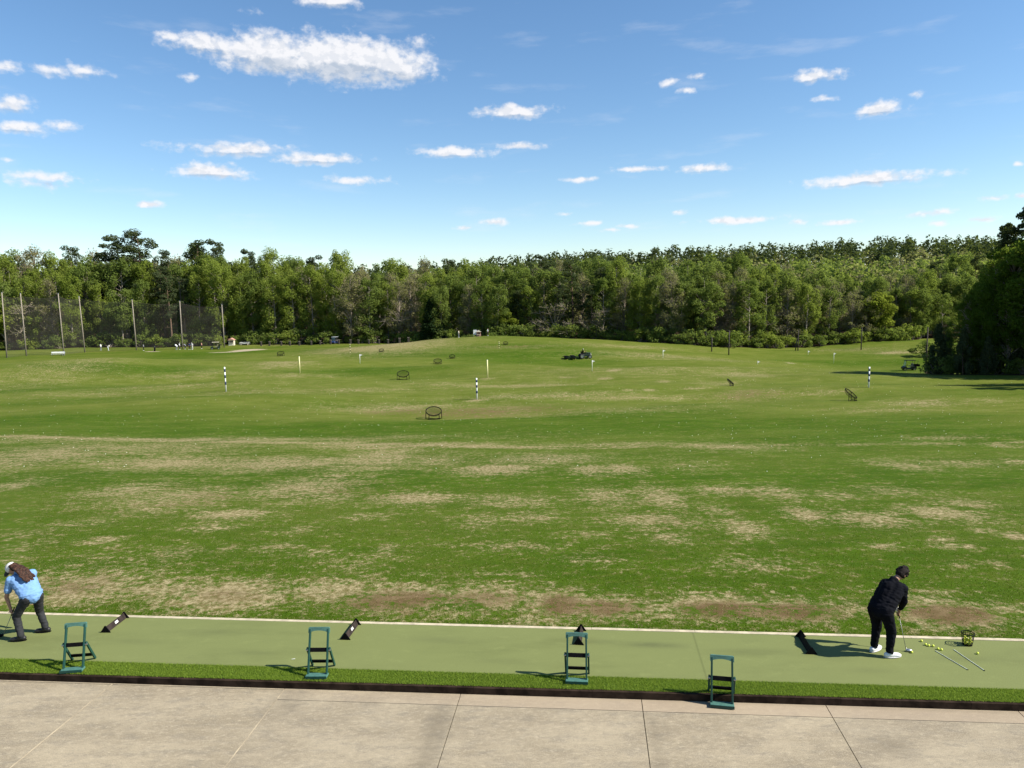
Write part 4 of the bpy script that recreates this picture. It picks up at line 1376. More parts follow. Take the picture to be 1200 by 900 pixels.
def wood_label(kind, row, px):
    pl = next((c for a0, b0, c in PLACE if a0 <= px < b0), PLACE[-1][2])
    t = '%s %s, %s' % (WORD[kind], ROWW[row], pl)
    return t, t


MIXES = [  # picture span, weights
    (-400, 60, dict(poplar=3, sparse=2, roundA=2, pine=1)), (60, 130, dict(poplar=4, roundA=2, pine=1, sparse=1)), (130, 230, dict(pine=3, roundA=2, poplarB=2, sparse=1, poplar=1)), (230, 330, dict(poplar=5, poplarB=1, pine=1)),
    (330, 430, dict(poplar=3, sparse=3, poplarB=1)), (430, 520, dict(sparse=4, poplarB=2, poplar=1)), (520, 640, dict(poplar=2, poplarB=3, sparse=2, pine=1)), (640, 720, dict(pine=2, sparse=2, poplarB=2, poplar=1)),
    (720, 830, dict(poplarB=4, poplar=2, roundA=2, sparse=1)), (830, 940, dict(poplar=2, poplarB=3, sparse=3)), (940, 1090, dict(poplarB=3, poplar=3, sparse=3)), (1090, 1700, dict(poplarB=3, roundA=2, pine=1))]


def pick(px, row):
    for a0, b0, w in MIXES:
        if a0 <= px < b0:
            w = dict(w)
            if row == 2: w['pine'] = w.get('pine', 0) + 2
            ks = list(w); p = np.array([w[k] for k in ks], float)
            return str(rng.choice(ks, p=p / p.sum()))
    return 'poplar'


rows_cfg = [(5, 22, 0, 1.0), (12, 22, 1, .5), (21, 23, 1, .22), (33, 25, 2, .02)]
for (off, step, row, f) in rows_cfg:
    px = -120 + rng.uniform(0, step)
    lim = 1175
    while px < lim:
        p_ = px + rng.uniform(-6, 6)
        D = (along_edge(p_) if p_ < 1079 else 180.0) + off + rng.uniform(-2.5, 3)
        k = pick(p_, row)
        py = rowv(SKY_FRONT, p_) * max(f, 0) + rowv(SKY_BACK, p_) * (1 - max(f, 0)) + (f * 26 if f < 0 else 0)
        v = col_at(p_, D)
        j = rng.normal(0, .055) - .01 + (.03 if k == 'pine' else 0) - (.05 if k == 'sparse' else 0)
        hgt = np.clip(top_height(p_, py, v.x, v.y) * (1 + j), 7, 32)
        lb, gr = wood_label(k, row, p_)
        tree(k, v.x, v.y, hgt, lb, gr, float(np.clip((22 / hgt) ** .35, .85, 1.3)))
        px += step * rng.uniform(.75, 1.25)

# trees that stand out
def lone(kind, px, D, py, label, wide=1.0, which=None):
    v = col_at(px, D)
    return tree(kind, v.x, v.y, top_height(px, py, v.x, v.y), label, None, wide, which)


lone('pine', 140, 222, 277, 'tall dark pine on the left skyline, left of a taller pine', 1.35, 0)
lone('pine', 174, 224, 272, 'tallest dark pine on the left skyline, with a broad open crown', 1.5, 1)
lone('pine', 238, 228, 284, 'broad dark pine on the skyline above the right end of the net', 1.35, 2)
lone('pine', 258, 230, 282, 'slim dark pine on the skyline right above the last net pole', 1.1, 0)
lone('cedar', 509.5, 196, 350, 'dark green cone shaped cedar at the wood edge beside the white board', 1.15, 0)
lone('roundY', 1025, 180, 340, 'bright yellow green round tree at the wood edge near the utility cart', 1.2, 0)
lone('roundY', 594, 192, 360, 'small bright green round tree at the wood edge behind the raised field', 1.1, 1)
lone('roundA', 748, 182, 352, 'small bright bushy tree at the wood edge right of the mower', 1.1, 0)
lone('pine', 672, 190, 306, 'dark broad pine at the wood edge behind the mower', 1.2, 1)
lone('bare', 650, 186, 356, 'grey brown low tree with bare twigs left of the mower, at the wood edge', 1.5, 0)
lone('bare', 700, 182, 360, 'grey brown low tree with bare twigs right behind the mower, at the wood edge', 1.4, 1)
lone('sparse', 634, 200, 330, 'pale olive rounded tree above the bare twigged tree at mid wood', 1.4, 2)
lone('poplar', 1082, 186, 318, 'tall bright green tree right beside the dark right hand wood', 1.2, 1)
for px, D, kd, py, lab in ((845, 176, 'bare', 360, 'thin budding tree at the hedge left of the two dark posts'), (895, 178, 'bare', 358, 'pale budding tree with whitish twigs behind the two dark posts'), (940, 180, 'bare', 372, 'grey budding tree right of the two dark posts'),
                           (980, 182, 'bare', 366, 'thin budding tree left of the bright yellow green tree'), (1055, 182, 'bare', 372, 'grey twiggy tree between the yellow green tree and the utility cart'), (560, 196, 'bare', 366, 'thin olive tree right behind the white board'), (470, 202, 'bare', 352, 'thin grey tree at the wood edge left of the cone shaped cedar'), (780, 178, 'bare', 366, 'grey twiggy tree at the edge where the right hedge begins'),
                           (8, 208, 'roundY', 345, 'yellow green bushy tree behind the leftmost net poles'), (40, 210, 'bare', 352, 'grey green tree behind the net between its first poles')):
    lone(kd, px, D, py, lab, 1.3)
# hedge of shrubs along the edge
HED = [(-60, 300, 15, 'low green shrub at the foot of the wood behind the tall net'), (300, 480, 13, 'low green shrub at the foot of the wood behind the row of dark stakes'), (480, 640, 11, 'low green shrub at the wood edge behind the raised middle of the field'), (640, 860, 8, 'low dense shrub in the hedge right of the mower'), (860, 1085, 10, 'low dense shrub in the hedge behind the far right green')]
for a0, b0, st, lab in HED:
    px = a0
    while px < b0:
        v = col_at(px, along_edge(px) + rng.uniform(0, 3.0))
        k = 'shrub' if rng.random() < .7 else 'shrubY'
        tree(k, v.x, v.y, rng.uniform(2.0, 4.4), lab, lab + 's', 1.15)
        px += st * rng.uniform(.8, 1.2)

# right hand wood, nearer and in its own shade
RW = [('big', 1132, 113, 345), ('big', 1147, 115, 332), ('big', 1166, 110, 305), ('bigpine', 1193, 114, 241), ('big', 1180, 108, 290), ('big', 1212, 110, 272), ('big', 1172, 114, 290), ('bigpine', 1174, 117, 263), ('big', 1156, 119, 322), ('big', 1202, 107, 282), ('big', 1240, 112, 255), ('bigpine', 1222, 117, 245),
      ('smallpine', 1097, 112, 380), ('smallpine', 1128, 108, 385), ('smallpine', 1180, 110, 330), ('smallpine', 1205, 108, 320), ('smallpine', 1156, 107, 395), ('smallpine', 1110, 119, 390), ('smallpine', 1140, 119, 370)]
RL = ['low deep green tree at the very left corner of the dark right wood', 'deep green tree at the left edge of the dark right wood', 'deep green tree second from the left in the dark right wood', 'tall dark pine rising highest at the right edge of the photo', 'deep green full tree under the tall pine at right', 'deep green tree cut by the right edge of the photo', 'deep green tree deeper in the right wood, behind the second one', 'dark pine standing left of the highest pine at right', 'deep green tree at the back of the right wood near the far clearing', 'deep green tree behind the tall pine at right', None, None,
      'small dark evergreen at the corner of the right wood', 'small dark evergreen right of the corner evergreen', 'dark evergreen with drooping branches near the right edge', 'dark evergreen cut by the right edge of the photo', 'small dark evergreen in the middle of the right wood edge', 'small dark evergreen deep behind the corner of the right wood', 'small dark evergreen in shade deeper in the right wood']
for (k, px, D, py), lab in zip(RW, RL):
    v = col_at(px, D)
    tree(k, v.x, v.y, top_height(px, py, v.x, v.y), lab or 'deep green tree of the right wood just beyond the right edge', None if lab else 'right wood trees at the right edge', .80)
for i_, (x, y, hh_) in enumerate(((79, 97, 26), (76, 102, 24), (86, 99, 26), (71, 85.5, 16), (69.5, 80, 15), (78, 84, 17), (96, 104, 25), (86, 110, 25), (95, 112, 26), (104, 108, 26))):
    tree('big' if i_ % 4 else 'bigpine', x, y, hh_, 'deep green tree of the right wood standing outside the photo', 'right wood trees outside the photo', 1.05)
for px in range(1098, 1215, 17):
    v = col_at(px, np.interp(px, [1092, 1215], [112, 105]) + rng.uniform(-1, 1.5))
    tree('shrub', v.x, v.y, rng.uniform(2, 3.6), 'dark shrub in the shade along the foot of the right wood', 'shrubs along the foot of the right wood', 1.1)


# the wood going on behind: one mass, too deep and far to count
def far_mass(name, n, ylo, yhi, hlo, hhi, m, wide, size, per, xr=1.0, test=None):
    cl = []
    while len(cl) < n * 5:
        y = rng.uniform(ylo, yhi); x = rng.uniform(-1, 1) * y * .95 * xr
        if edge_dist(x, y) < 40 or (test and not test(x, y)): continue
        z = h1(x, y); hh_ = rng.uniform(hlo, hhi)
        for k in range(5):
            t = (.18, .42, .63, .78, .88)[k]
            r = wide * (1.0, .95, .9, .8, .6)[k] * rng.uniform(.8, 1.2)
            cl.append((x + rng.normal(0, wide * .3), y + rng.normal(0, wide * .3), z + hh_ * t, r, r, hh_ * .13))
    V, F, lv = leaf_cards(cl, per, size, .3)
    tag(link(name, np_mesh(name, V, F, dict(leafv=lv)), m), kind='stuff')


far_mass('distant_wood', 620, 228, 310, 16, 22, M['leafB'], 4.4, .62, 44)
far_mass('distant_budding_wood', 360, 232, 400, 16, 22, M['leafO'], 4.6, .62, 44)
far_mass('distant_pine_wood', 1050, 330, 470, 19, 26, M['leafP'], 3.9, .8, 34)


# ------------------------------------------------------------------ net and poles on the left
POLES = [(8, 413, 3, 343, 176), (31, 412.5, 24, 344, 180), (75, 411.5, 68, 344, 184), (99.5, 408.5, 92, 347.5, 190), (160, 411, 154.5, 351, 191), (214, 411.5, 211, 353, 193), (263, 410, 260, 357, 197)]
PLAB = ['leftmost net pole, cut close by the left edge of the photo', 'weathered net pole, second from the left', 'weathered net pole beside the white bench', 'leaning weathered net pole standing alone right of the white bench', 'weathered net pole in the middle of the net', 'weathered net pole among the far golfers', 'last net pole at the right end of the net']
tops, feet = [], []
for (bx_, by_, tx, ty, D), lab in zip(POLES, PLAB):
    v = col_at(bx_, D)
    d = ray(tx, ty)
    k = math.hypot(v.x, v.y) / math.hypot(d.x, d.y)
    tp = Vector((d.x * k, d.y * k, CAMZ + d.z * k))
    tp.x = v.x + (tp.x - v.x) * .75; tp.y = v.y + (tp.y - v.y) * .5
    e = empty('net_pole', v, lab, 'pole', 'poles carrying the tall net')
    dv_ = tp - v
    MB().tube([Vector((0, 0, -.5)), dv_ * .5, dv_], [.16, .14, .11], 8).build('pole', M['polewood'], e, True)
    MB().tube([dv_, dv_ + Vector((0, 0, .08))], [.13, .12], 8).build('pole_cap', M['steel'], e)
    tops.append(v + dv_ * .955); feet.append(v.copy())
nm_ = MB()
top_pts, bot_pts = [], []
tops.insert(0, tops[0] + Vector((-16, -5, 0))); feet.insert(0, feet[0] + Vector((-16, -5, 0)))
for i in range(1, len(tops) - 1):
    n_s = 10
    for k in range(n_s + (1 if i == len(tops) - 2 else 0)):
        u = k / n_s
        sag = -.5 * math.sin(math.pi * u)
        top_pts.append(tops[i].lerp(tops[i + 1], u) + Vector((0, .25, sag)))
        f = feet[i].lerp(feet[i + 1], u); bot_pts.append(Vector((f.x, f.y + .25, h1(f.x, f.y) + .1)))
net_e = empty('barrier_net', bot_pts[0], 'tall dark see-through net hung between weathered poles at the far left', 'net')
vsn = np.array([p - bot_pts[0] for q in zip(bot_pts, top_pts) for p in q]); k_ = len(bot_pts)
link('netting', np_mesh('netting', vsn, np.array([(2 * i, 2 * i + 2, 2 * i + 3, 2 * i + 1) for i in range(k_ - 1)])), M['net'], net_e)
cb_ = MB(); cb_.tube([p - bot_pts[0] for p in top_pts], .03, 5); cb_.build('top_cable', M['darkpole'], net_e)
# dark posts along the right hedge
for px, py, ty, D, lab in ((935, 411, 387, 172, 'dark post at the right hedge with a twin just left of it'), (854, 416, 388, 160, 'tall dark post at the left foot of the right hedge'), (834, 412, 396, 163, 'short dark post left of the tall hedge post'), (727, 399, 381, 178, 'grey post among the pale shrubs right of the mower'),
                           (932, 411, 395, 173, 'shorter leaning twin of the dark post at the right hedge'), (1009, 410, 384, 172, 'thin dark post left of the yellow green round tree'), (1084.5, 437, 384, 112, 'dark post at the corner of the right wood beside the utility cart')):
    v = col_at(px, D); v = ground(px, py) if ground(px, py).y < D + 25 else v
    hh_ = top_height(px, ty, v.x, v.y)
    e = empty('utility_post', v, lab, 'post', 'dark posts along the right side of the field')
    lx = .12 if 'leaning' in lab else .01
    MB().tube([(0, 0, -.4), (lx * hh_ * .5, 0, hh_ * .5), (lx * hh_, 0, hh_)], [.13, .12, .10], 8).build('post', M['darkpole'], e, True)
    MB().tube([(lx * hh_, 0, hh_), (lx * hh_, 0, hh_ + .1)], [.14, .05], 8).build('post_top', M['darkpole'], e)


# ------------------------------------------------------------------ marker poles, flags
def marker(px, py, ty, label, kind):
    v = ground(px, py)
    hh_ = top_height(px, ty, v.x, v.y)
    e = empty('marker_pole', v, label, 'marker pole', 'marker poles on the driving range')
    r = {'band': .085, 'yellow': .085, 'dotted': .07, 'thin': .03}[kind]
    if kind == 'band':
        MB().tube([(0, 0, -.1), (0, 0, hh_)], r, 10).build('pole', M['white'], e, True)
        for t in (.28, .55, .80):
            MB().tube([(0, 0, hh_ * t), (0, 0, hh_ * (t + .13))], r + .004, 10).build('stripe', M['navy'], e, True)
    elif kind == 'yellow':
        MB().tube([(0, 0, -.1), (0, 0, hh_)], r, 10).build('pole', M['paleyel'], e, True)
        MB().tube([(0, 0, hh_), (0, 0, hh_ + .05)], [r + .01, r * .6], 10).build('pole_cap', M['white'], e, True)
    elif kind == 'dotted':
        MB().tube([(0, 0, -.1), (0, 0, hh_)], r * .8, 8).build('pole', M['dkgreen'], e, True)
        for t in (.05, .35, .65, .90): MB().tube([(0, 0, hh_ * t), (0, 0, hh_ * (t + .10))], r, 8).build('stripe', M['paleyel'], e, True)
    else:
        MB().tube([(0, 0, -.1), (0, 0, hh_)], r, 6).build('pole', M['white'], e, True)
        MB().poly([(0, 0, hh_), (.45, 0, hh_ - .16), (0, 0, hh_ - .34)], (0, .02, 0)).build('flag', M['white'], e)
    return e


marker(265, 459, 430, 'white pole with dark blue bands standing at the left of the range', 'band')
marker(559, 468, 443, 'white pole with dark blue bands in the middle of the range', 'band')
marker(1018, 454, 430, 'white pole with dark blue bands beside the tree shadow at right', 'band')
marker(351.5, 437, 418, 'plain pale yellow pole left of the middle, near two thin flags', 'yellow')
marker(571.5, 443, 422, 'plain pale yellow pole just right of the middle banded pole', 'yellow')
marker(410.5, 414, 403, 'distant dark pole with light spots below the golf cart at the wood', 'dotted')
marker(585, 408.5, 400, 'distant spotted pole near the crest in the middle', 'dotted')
marker(422, 426, 415, 'thin white flagstick between the spotted pole and the wire baskets', 'thin')
marker(694, 435, 422, 'thin white flagstick just right of the mower', 'thin')
marker(777, 420, 410, 'thin pale flagstick between the mower and the hedge shadow', 'thin')
marker(888, 427, 423, 'very short white flag above a wire basket at right', 'thin')
marker(977, 426, 413.5, 'white flagstick behind the sandy patch at far right', 'thin')
marker(947, 416, 411, 'small white flag far right in front of the twin dark posts', 'thin')


# ------------------------------------------------------------------ wire target baskets
def target(px, py, wpx, label, face, m_net, low=False):
    v = ground(px, py)
    dist = (v - Vector((0, 0, CAMZ))).length
    Rr = max(.35, wpx / FPX * dist / 2)
    e = empty('target_basket', v, label, 'target basket', 'wire target baskets on the range', face)
    tilt = R(40 if face > .5 else 26)
    c = Vector((0, 0, Rr * 1.05 if not low else Rr * .85))
    rt = Euler((tilt, 0, 0)).to_matrix()
    n = 28
    ring = [c + rt @ Vector((math.cos(q) * Rr, math.sin(q) * Rr, 0)) for q in [2 * math.pi * k / n for k in range(n)]]
    MB().tube(ring, max(.045, Rr * .055), 7, True).build('hoop', M['black'], e, True)
    # hanging net bowl
    vs, fs = [], []
    K = 6
    for j in range(K + 1):
        rr = Rr * math.cos(j / K * math.pi / 2 * .92); dz = -Rr * .72 * math.sin(j / K * math.pi / 2)
        for k in range(n):
            q = 2 * math.pi * k / n
            p = c + rt @ Vector((math.cos(q) * rr, math.sin(q) * rr, dz * .75)); p.z = max(p.z, .05); vs.append(p[:])
    for j in range(K):
        for k in range(n): fs.append((j * n + k, j * n + (k + 1) % n, (j + 1) * n + (k + 1) % n, (j + 1) * n + k))
    link('net_bowl', np_mesh('net_bowl', np.array(vs), np.array(fs), None, True), M['basketnet'], e)
    for q in (0.15, math.pi - .15, math.pi * 1.28, math.pi * 1.72):
        p = c + rt @ Vector((math.cos(q) * Rr, math.sin(q) * Rr, 0))
        MB().tube([p, Vector((p.x * 1.05, p.y * 1.0, -.05))], Rr * .032 + .012, 6).build('leg', M['black'], e)
    bs = [Vector((s * Rr * .95, y, .04)) for s, y in ((-1, 0), (1, 0), (.25, -Rr * .8), (-.25, -Rr * .8))]
    MB().tube(bs, Rr * .028 + .01, 6, True).build('base_frame', M['black'], e)
    return e


target(508.5, 491, 18, 'large black wire basket, nearest of all on the range', .15, 'basketnet')
target(472.5, 445, 13.5, 'black wire basket with a dark net left of the middle poles', .1, 'basketnet')
target(513, 426.5, 9, 'small dark wire basket left of the middle yellow pole', .1, 'basketnet', True)
target(530, 420, 6.5, 'small dark wire basket highest of the three left of the yellow pole', .1, 'basketnet', True)
target(447, 412.5, 5.5, 'tiny far dark basket right of the spotted pole', 0, 'basketnet', True)
target(592.5, 404, 5.5, 'tiny far dark basket just below the crest', 0, 'basketnet', True)
target(329, 417, 7.5, 'small dark basket near the sand patch at the net', .1, 'basketnet', True)
target(856, 452, 9, 'small wire basket seen from the side at right of centre', 1.25, 'basketnet')
target(997, 469.5, 15, 'wire basket seen from the side in front of the right banded pole', 1.0, 'basketnet')


# ------------------------------------------------------------------ vehicles
def wheel(parent, x, y, r, w):
    t = MB()
    prof = [(r * .62, w / 2), (r * .94, w / 2), (r, w * .3), (r, -w * .3), (r * .94, -w / 2), (r * .62, -w / 2)]
    seg = 20; rings = []
    for rr, yy in prof: rings.append([t.bm.verts.new((x + rr * math.cos(q), y + yy, r + rr * math.sin(q))) for q in [2 * math.pi * k / seg for k in range(seg)]])
    for a0, b0 in zip(rings, rings[1:] + rings[:1]):
        for k in range(seg): t.bm.faces.new((a0[k], a0[(k + 1) % seg], b0[(k + 1) % seg], b0[k]))
    wh = t.build('wheel', M['tyre'], parent, True)
    MB().tube([(x, y - w * .35, r), (x, y + w * .35, r)], r * .6, 16).build('rim', M['steel'], wh)


def golf_cart(v, rz, label, body, roof, bed=False, group=None):
    e = empty('golf_cart', v, label, 'golf cart', group, rz)
    bd = MB()
    side = [(-1.15, .32), (-1.15, .78), (-.55, .80), (-.45, .45), (.40, .40), (.62, .82), (1.02, .72), (1.20, .50), (1.20, .30)]
    for y in (-.58,): bd.poly([(p[0], y, p[1]) for p in side], (0, 1.16, 0))
    bmesh.ops.bevel(bd.bm, geom=list(bd.bm.edges), offset=.03, segments=1, affect='EDGES')
    bd.build('body', M[body], e)
    MB().box((0, 0, .25), (2.2, .95, .10)).build('chassis', M['black'], e)
    MB().box((-.28, 0, .80), (.50, 1.10, .12), None, .04).build('seat', M['seatc'], e)
    MB().box((-.55, 0, 1.08), (.12, 1.10, .42), Euler((0, R(-10), 0)).to_matrix(), .04).build('seat_back', M['seatc'], e)
    MB().box((-.10, 0, 1.86), (1.75, 1.20, .07), None, .03).build('roof', M[roof], e)
    for x0, x1 in ((.78, .62), (-.80, -.78)):
        for s in (-1, 1): MB().tube([(x0, s * .54, .72), (x1, s * .54, 1.84)], .025, 6).build('roof_post', M['black'], e)
    MB().poly([(.79, -.52, .80), (.79, .52, .80), (.65, .52, 1.78), (.65, -.52, 1.78)], (.012, 0, 0)).build('windshield', M['glass'], e)
    st = MB(); st.tube([(.42, .25 + .17 * math.cos(q), 1.0 + .17 * math.sin(q)) for q in [2 * math.pi * k / 14 for k in range(14)]], .02, 6, True); st.tube([(.42, .25, 1.0), (.66, .25, .75)], .02, 6)
    st.build('steering_wheel', M['black'], e)
    for x in (-.78, .80):
        for s in (-1, 1): wheel(e, x, s * .50, .24, .20)
    if bed:
        b2 = MB(); b2.box((-1.25, 0, .80), (.85, 1.15, .06)); b2.box((-1.25, -.56, .98), (.85, .04, .32)); b2.box((-1.25, .56, .98), (.85, .04, .32)); b2.box((-1.66, 0, .98), (.04, 1.15, .32))
        b2.build('cargo_box', M['black'], e)
        MB().tube([(-1.60, -.5, 1.1), (-1.75, -.5, 1.75)], .03, 6).build('rake_handle', M['darkpole'], e)
    else:
        for s in (-.25, .25): MB().tube([(-1.0, s, .55), (-1.12, s, 1.35)], [.14, .15], 10).build('golf_bag', M['navy' if s < 0 else 'black'], e, True)
    return e


v = col_at(252.5, 192)
golf_cart(v, R(200), 'golf cart with a beige roof parked under the net beside the last pole', 'dkgreen', 'carttop')
v = col_at(392.5, crest_D(392.5, 200))
golf_cart(v, R(250), 'dark golf cart with a pale roof parked at the edge of the wood', 'navy', 'cartgrey')
v = ground(1065, 434)
golf_cart(v, R(170), 'dark utility cart with a cargo box parked beside the right wood', 'dkgreen', 'black', True)

# mower with tow frames
v = ground(685, 420)
mw = empty('range_tractor', v, 'dark range tractor driven by a person with a white hat', 'tractor', None, R(8))
mb = MB(); mb.box((.25, 0, .62), (1.6, .85, .45), None, .06); mb.box((.75, 0, .92), (.75, .70, .34), None, .08); mb.box((-.55, 0, .62), (.5, 1.0, .30), None, .05)
mb.build('body', M['dkgreen'], mw)
MB().box((-.35, 0, .92), (.5, .6, .12), None, .04).build('seat', M['black'], mw)
MB().box((-.62, 0, 1.15), (.12, .6, .45), None, .04).build('seat_back', M['black'], mw)
st = MB(); st.tube([(.22, .2 * math.cos(q), 1.22 + .2 * math.sin(q)) for q in [2 * math.pi * k / 14 for k in range(14)]], .022, 6, True); st.tube([(.22, 0, 1.22), (.45, 0, 1.0)], .025, 6); st.build('steering_wheel', M['black'], mw)
for s in (-1, 1):
    wheel(mw, -.60, s * .62, .45, .34); wheel(mw, .95, s * .55, .33, .26)
    MB().ball((1.14, s * .22, .88), (.05, .11, .09)).build('headlight', M['white'], mw, True)
MB().box((1.17, 0, .62), (.06, .62, .30), None, .02).build('bumper', M['white'], mw)
pk = empty('ball_picker', v + Vector((-1.9, -.3, 0)), 'low dark ball picker gang towed behind the tractor', 'ball picker', None, R(8))
for y in (-.9, 0, .9):
    rl = MB()
    for k in range(9): rl.tube([(-.3, y - .36 + k * .09, .22), (-.3, y - .345 + k * .09, .22)], .20, 16)
    rl.build('roller', M['black'], pk)
fr = MB()
for y in (-1.35, -.45, .45, 1.35): fr.bar((-2.0, y, .40), (.35, y, .40), .05, .06)
fr.bar((.35, -1.4, .42), (.35, 1.4, .42), .07, .07); fr.bar((-.75, -1.4, .42), (-.75, 1.4, .42), .05, .05); fr.bar((.35, 0, .42), (1.6, 0, .5), .06, .06)
fr.build('tow_frame', M['dkgreen'], pk)
for x0, y in ((-.2, -.9), (-.2, 0), (-.2, .9), (-1.5, -.45), (-1.5, .45)):
    bx2 = MB(); bx2.poly([(x0 - .40, y - .36, .44), (x0 + .20, y - .36, .44), (x0 + .24, y - .36, .58), (x0 - .44, y - .36, .58)], (0, .72, 0)); bx2.build('ball_tray', M['black'], pk)
for y in (-.45, .45):
    rl = MB()
    for k in range(9): rl.tube([(-1.6, y - .36 + k * .09, .22), (-1.6, y - .345 + k * .09, .22)], .20, 16)
    rl.build('roller', M['black'], pk)
JS = dict(pelvis=(0, 0, .08), chest=(.03, 0, .48), neck=(.05, 0, .64), head=(.08, 0, .78), face=(1, 0, -.1), shl=(.04, .19, .56), shr=(.04, -.19, .56), ell=(.20, .25, .34), elr=(.20, -.25, .34), wrl=(.42, .14, .36), wrr=(.42, -.14, .36), handl=(.50, .12, .38), handr=(.50, -.12, .38),
          hipl=(.03, .10, .06), hipr=(.03, -.10, .06), knl=(.46, .14, .08), knr=(.46, -.14, .08), anl=(.56, .14, -.28), anr=(.56, -.14, -.28), toel=(1, 0, 0), toer=(1, 0, 0))


def small_person(loc, rz, label, shirt, trousers, capm, pose, group=None, zoff=0, sc=1.0):
    JJ = {'stand': dict(pelvis=(0, 0, .95), chest=(.02, 0, 1.30), neck=(.03, 0, 1.48), head=(.06, 0, 1.63), face=(1, 0, -.15), shl=(.02, .19, 1.42), shr=(.02, -.19, 1.42), ell=(.02, .26, 1.14), elr=(.06, -.26, 1.14), wrl=(.14, .22, .92), wrr=(.18, -.20, .94), handl=(.20, .20, .86), handr=(.24, -.16, .88),
                       hipl=(0, .10, .92), hipr=(0, -.10, .92), knl=(.03, .12, .50), knr=(.02, -.13, .50), anl=(0, .13, .08), anr=(-.02, -.15, .08), toel=(1, .3, 0), toer=(1, -.3, 0)),
          'bend': dict(pelvis=(-.15, 0, .90), chest=(.12, 0, 1.20), neck=(.26, 0, 1.33), head=(.38, 0, 1.42), face=(.7, 0, -.7), shl=(.20, .19, 1.26), shr=(.20, -.19, 1.26), ell=(.30, .16, 1.0), elr=(.30, -.16, 1.0), wrl=(.38, .05, .80), wrr=(.38, -.05, .80), handl=(.42, .02, .72), handr=(.42, -.02, .70),
                       hipl=(-.14, .10, .88), hipr=(-.14, -.10, .88), knl=(-.02, .16, .48), knr=(-.02, -.16, .48), anl=(-.06, .2, .08), anr=(-.06, -.2, .08), toel=(1, .2, 0), toer=(1, -.2, 0)), 'sit': JS}[pose]
    C = dict(skin=M['skin'], trousers=M[trousers], shirt=M[shirt], sleeve=.7, shoe=M['whiteshoe'], sole=M['sole'], hair=M['hair_bk'], bulk=1.05)
    if capm: C['cap'] = M[capm]
    if pose == 'sit':
        # sitting figures keep their shoes under the lifted ankles
        C['shoe'] = M['blackshoe']
    e, g, bdy = make_person(loc, rz, JJ, C, label, .03, group, False)
    e.location.z += zoff
    return e


FG = [(168.5, 188, R(200), 'distant golfer in grey and black at the left edge of the far group', 'greycloth', 'blackcloth', None, 'stand'),
      (207, 190, R(160), 'distant golfer in white bent over beside the middle net pole', 'white', 'greycloth', 'cap_w', 'bend'),
      (210.5, 191, R(10), 'distant golfer in pale grey between two others at the middle net pole', 'cartgrey', 'jean', 'cap_w', 'stand'),
      (217, 192, R(190), 'distant golfer in grey just right of the net pole', 'greycloth', 'jean', None, 'bend'),
      (222.3, 190, R(270), 'distant golfer in dark clothes beside a golfer in white', 'navy', 'blackcloth', None, 'stand'),
      (225.5, 190, R(250), 'distant golfer dressed all in white', 'white', 'cap_w', 'cap_w', 'stand'),
      (236.5, 194, R(200), 'distant golfer in brown between the group and the parked cart', 'redbrown', 'blackcloth', None, 'stand'),
      (118.5, 197, R(180), 'distant golfer in white behind the grassy mound, left of two', 'white', 'greycloth', 'cap_w', 'stand'),
      (127.3, 196, R(20), 'distant golfer in white crouching behind the grassy mound, right of two', 'white', 'cartgrey', 'cap_w', 'bend'),
      (414, 203, R(190), 'tiny distant person in pale clothes right of the dark golf cart', 'cream', 'jean', None, 'stand'),
      (537.5, 188, R(0), 'tiny distant person in a cream shirt between the cedar and the white board', 'cream', 'greycloth', None, 'stand'),
      (571.5, 187, R(0), 'tiny distant person in pale blue right of the white board', 'cartgrey', 'jean', None, 'stand')]
for (px, D, rz, lab, a0, b0, c0, ps) in FG:
    small_person(col_at(px, crest_D(px, D)), rz, lab, a0, b0, c0, ps)
sp = small_person(v, R(8), 'person in black clothes and a white hat driving the tractor', 'blackcloth', 'blackcloth', 'cap_w', 'sit')
sp.location = v + Vector((-.34, -.05, .92))
bg_ = col_at(181.2, 185)
gb = empty('golf_bag', bg_, 'upright black golf bag standing left of the far golfers', 'golf bag')
MB().tube([(0, 0, 0), (.12, 0, 1.05)], [.19, .22], 12).build('bag_body', M['black'], gb, True)
for s in (-1, 1): MB().tube([(.10, s * .05, .8), (-.30, s * .28, 0)], .02, 6).build('leg', M['steel'], gb)
cl_ = MB()
for k in range(6): cl_.tube([(.12 + random.uniform(-.1, .1), random.uniform(-.12, .12), 1.0), (.15 + random.uniform(-.1, .1), random.uniform(-.12, .12), 1.28)], [.012, .04], 6)
cl_.build('club', M['steel'], gb)


# bench, kiosk, board, table, stakes
def bench(px, D, label, w, m):
    v = col_at(px, D)
    e = empty('bench', v, label, 'bench', None, R(10))
    MB().box((0, 0, .46), (w, .42, .06)).build('seat', M[m], e)
    MB().box((0, .24, .82), (w, .05, .30)).build('backrest', M[m], e)
    for s in (-1, 1):
        MB().box((s * w * .42, 0, .21), (.08, .40, .43)).build('leg', M['steel'], e)
        MB().box((s * w * .42, .26, .62), (.06, .05, .5)).build('back_post', M['steel'], e)


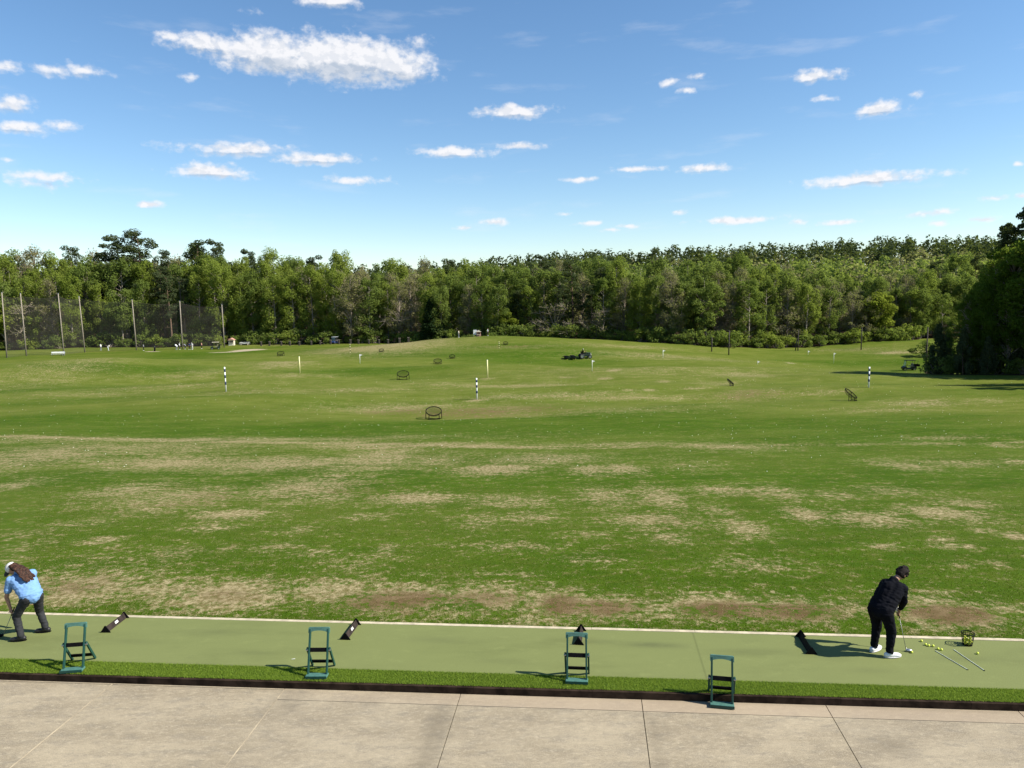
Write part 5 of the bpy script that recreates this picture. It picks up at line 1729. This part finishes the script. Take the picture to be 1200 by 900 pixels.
bench(67.5, 181, 'long white bench beside a net pole at the left', 2.8, 'white')
bench(73.6, 181.5, 'short white bench end touching the net pole at the left', .9, 'cartgrey')
v = col_at(287, crest_D(287, 203))
e = empty('picnic_table', v, 'low white table right of the small pinkish hut', 'table', None, R(5))
MB().box((0, 0, .75), (2.6, .9, .07)).build('tabletop', M['white'], e)
for s in (-1, 1):
    MB().box((0, s * .8, .45), (2.6, .28, .05)).build('seat_plank', M['white'], e)
    MB().bar((s * .9, -.7, 0), (s * .9, .35, .74), .09, .05).build('leg', M['cream'], e); MB().bar((s * .9 + .09, .7, 0), (s * .9 + .09, -.35, .74), .09, .05).build('leg', M['cream'], e)


def hut(px, D, label, w, h_, wall, roof):
    v = col_at(px, crest_D(px, D))
    e = empty('hut', v, label, 'hut', None, R(6))
    t = .12
    wl = MB(); wl.box((0, w / 2, h_ / 2), (w, t, h_)); wl.box((-w / 2 + t / 2, 0, h_ / 2), (t, w - t, h_)); wl.box((w / 2 - t / 2, 0, h_ / 2), (t, w - t, h_)); wl.box((0, -w / 2, h_ * .22), (w, t, h_ * .44)); wl.box((0, -w / 2, h_ * .93), (w, t, h_ * .14))
    wl.build('wall', M[wall], e)
    MB().poly([(-w * .65, -w * .7, h_), (w * .65, -w * .7, h_), (0, -w * .7, h_ + w * .42)], (0, w * 1.4, 0)).build('roof', M[roof], e)
    MB().box((0, -w / 2 - .1, h_ * .46), (w * .9, .25, .06)).build('counter', M['cream'], e)


hut(271.8, 203, 'small pinkish hut with a gabled roof right of the last net pole', 1.35, 1.45, 'cream', 'redbrown')
hut(561, 186, 'small brownish hut right beside the white board on the crest', .95, 1.05, 'redbrown', 'cream')
v = col_at(556.8, crest_D(556.8, 186))
e = empty('notice_board', v, 'white upright board on two legs at the crest beside the cedar', 'notice board')
MB().box((0, 0, 1.0), (.80, .06, 1.1)).build('panel', M['white'], e)
for s in (-1, 1): MB().box((s * .36, .05, .75), (.07, .05, 1.5)).build('leg', M['white'], e)
for k in range(16):
    px = 305.5 + k * 11.6 + random.uniform(-1.5, 1.5)
    v = col_at(px, crest_D(px, np.interp(px, [305, 480], [200, 194])))
    e = empty('stake', v, 'short dark stake in the row along the foot of the wood', 'stake', 'dark stakes along the foot of the wood')
    MB().box((0, 0, .55), (.42, .32, 1.1), None, .05).build('post', M['darkpole'], e); MB().box((0, 0, 1.13), (.52, .42, .06), None, .02).build('post_cap', M['polewood'], e)


# ------------------------------------------------------------------ range balls
def balls(n, f, label, group):
    k = 0
    while k < n:
        px, py = f()
        v = ground(px, py)
        if v.y > 125 or v.y < 20: continue
        o = link('range_ball', wball_me, None, None, v + Vector((0, 0, .018)))
        tag(o, label, 'golf ball', group); k += 1


rb = random.Random(3)
balls(120, lambda: (rb.uniform(0, 1200), rb.uniform(478, 512)), 'white range ball lying on the smooth dark green band above the straw strips', 'range balls on the dark green band')
balls(60, lambda: (rb.uniform(0, 1200), 512 + 45 * rb.random() ** 1.5), 'white range ball lying among the straw strips across the range', 'range balls among the straw strips')
balls(115, lambda: (rb.gauss(560, 330) % 1200, rb.uniform(444, 478)), 'white range ball lying on the yellowish ground around the marker poles', 'range balls around the marker poles')
pts = []
while len(pts) < 650:
    x, y = rng.uniform(-95, 95), rng.uniform(56, 150)
    if abs(x) < y * .72: pts.append((x, y, h1(x, y) + .018))
ico = np.array([(0, 0, 1), (.9, 0, .2), (.28, .86, .2), (-.73, .53, .2), (-.73, -.53, .2), (.28, -.86, .2), (0, 0, -.6)]) * .024
fi = np.array([(0, 1, 2), (0, 2, 3), (0, 3, 4), (0, 4, 5), (0, 5, 1), (6, 2, 1), (6, 3, 2), (6, 4, 3), (6, 5, 4), (6, 1, 5)])
pts = np.array(pts)
tag(link('scattered_balls', np_mesh('scattered_balls', (pts[:, None, :] + ico[None]).reshape(-1, 3), (np.arange(len(pts))[:, None, None] * 7 + fi[None]).reshape(-1, 3)), M['wball']), kind='stuff')
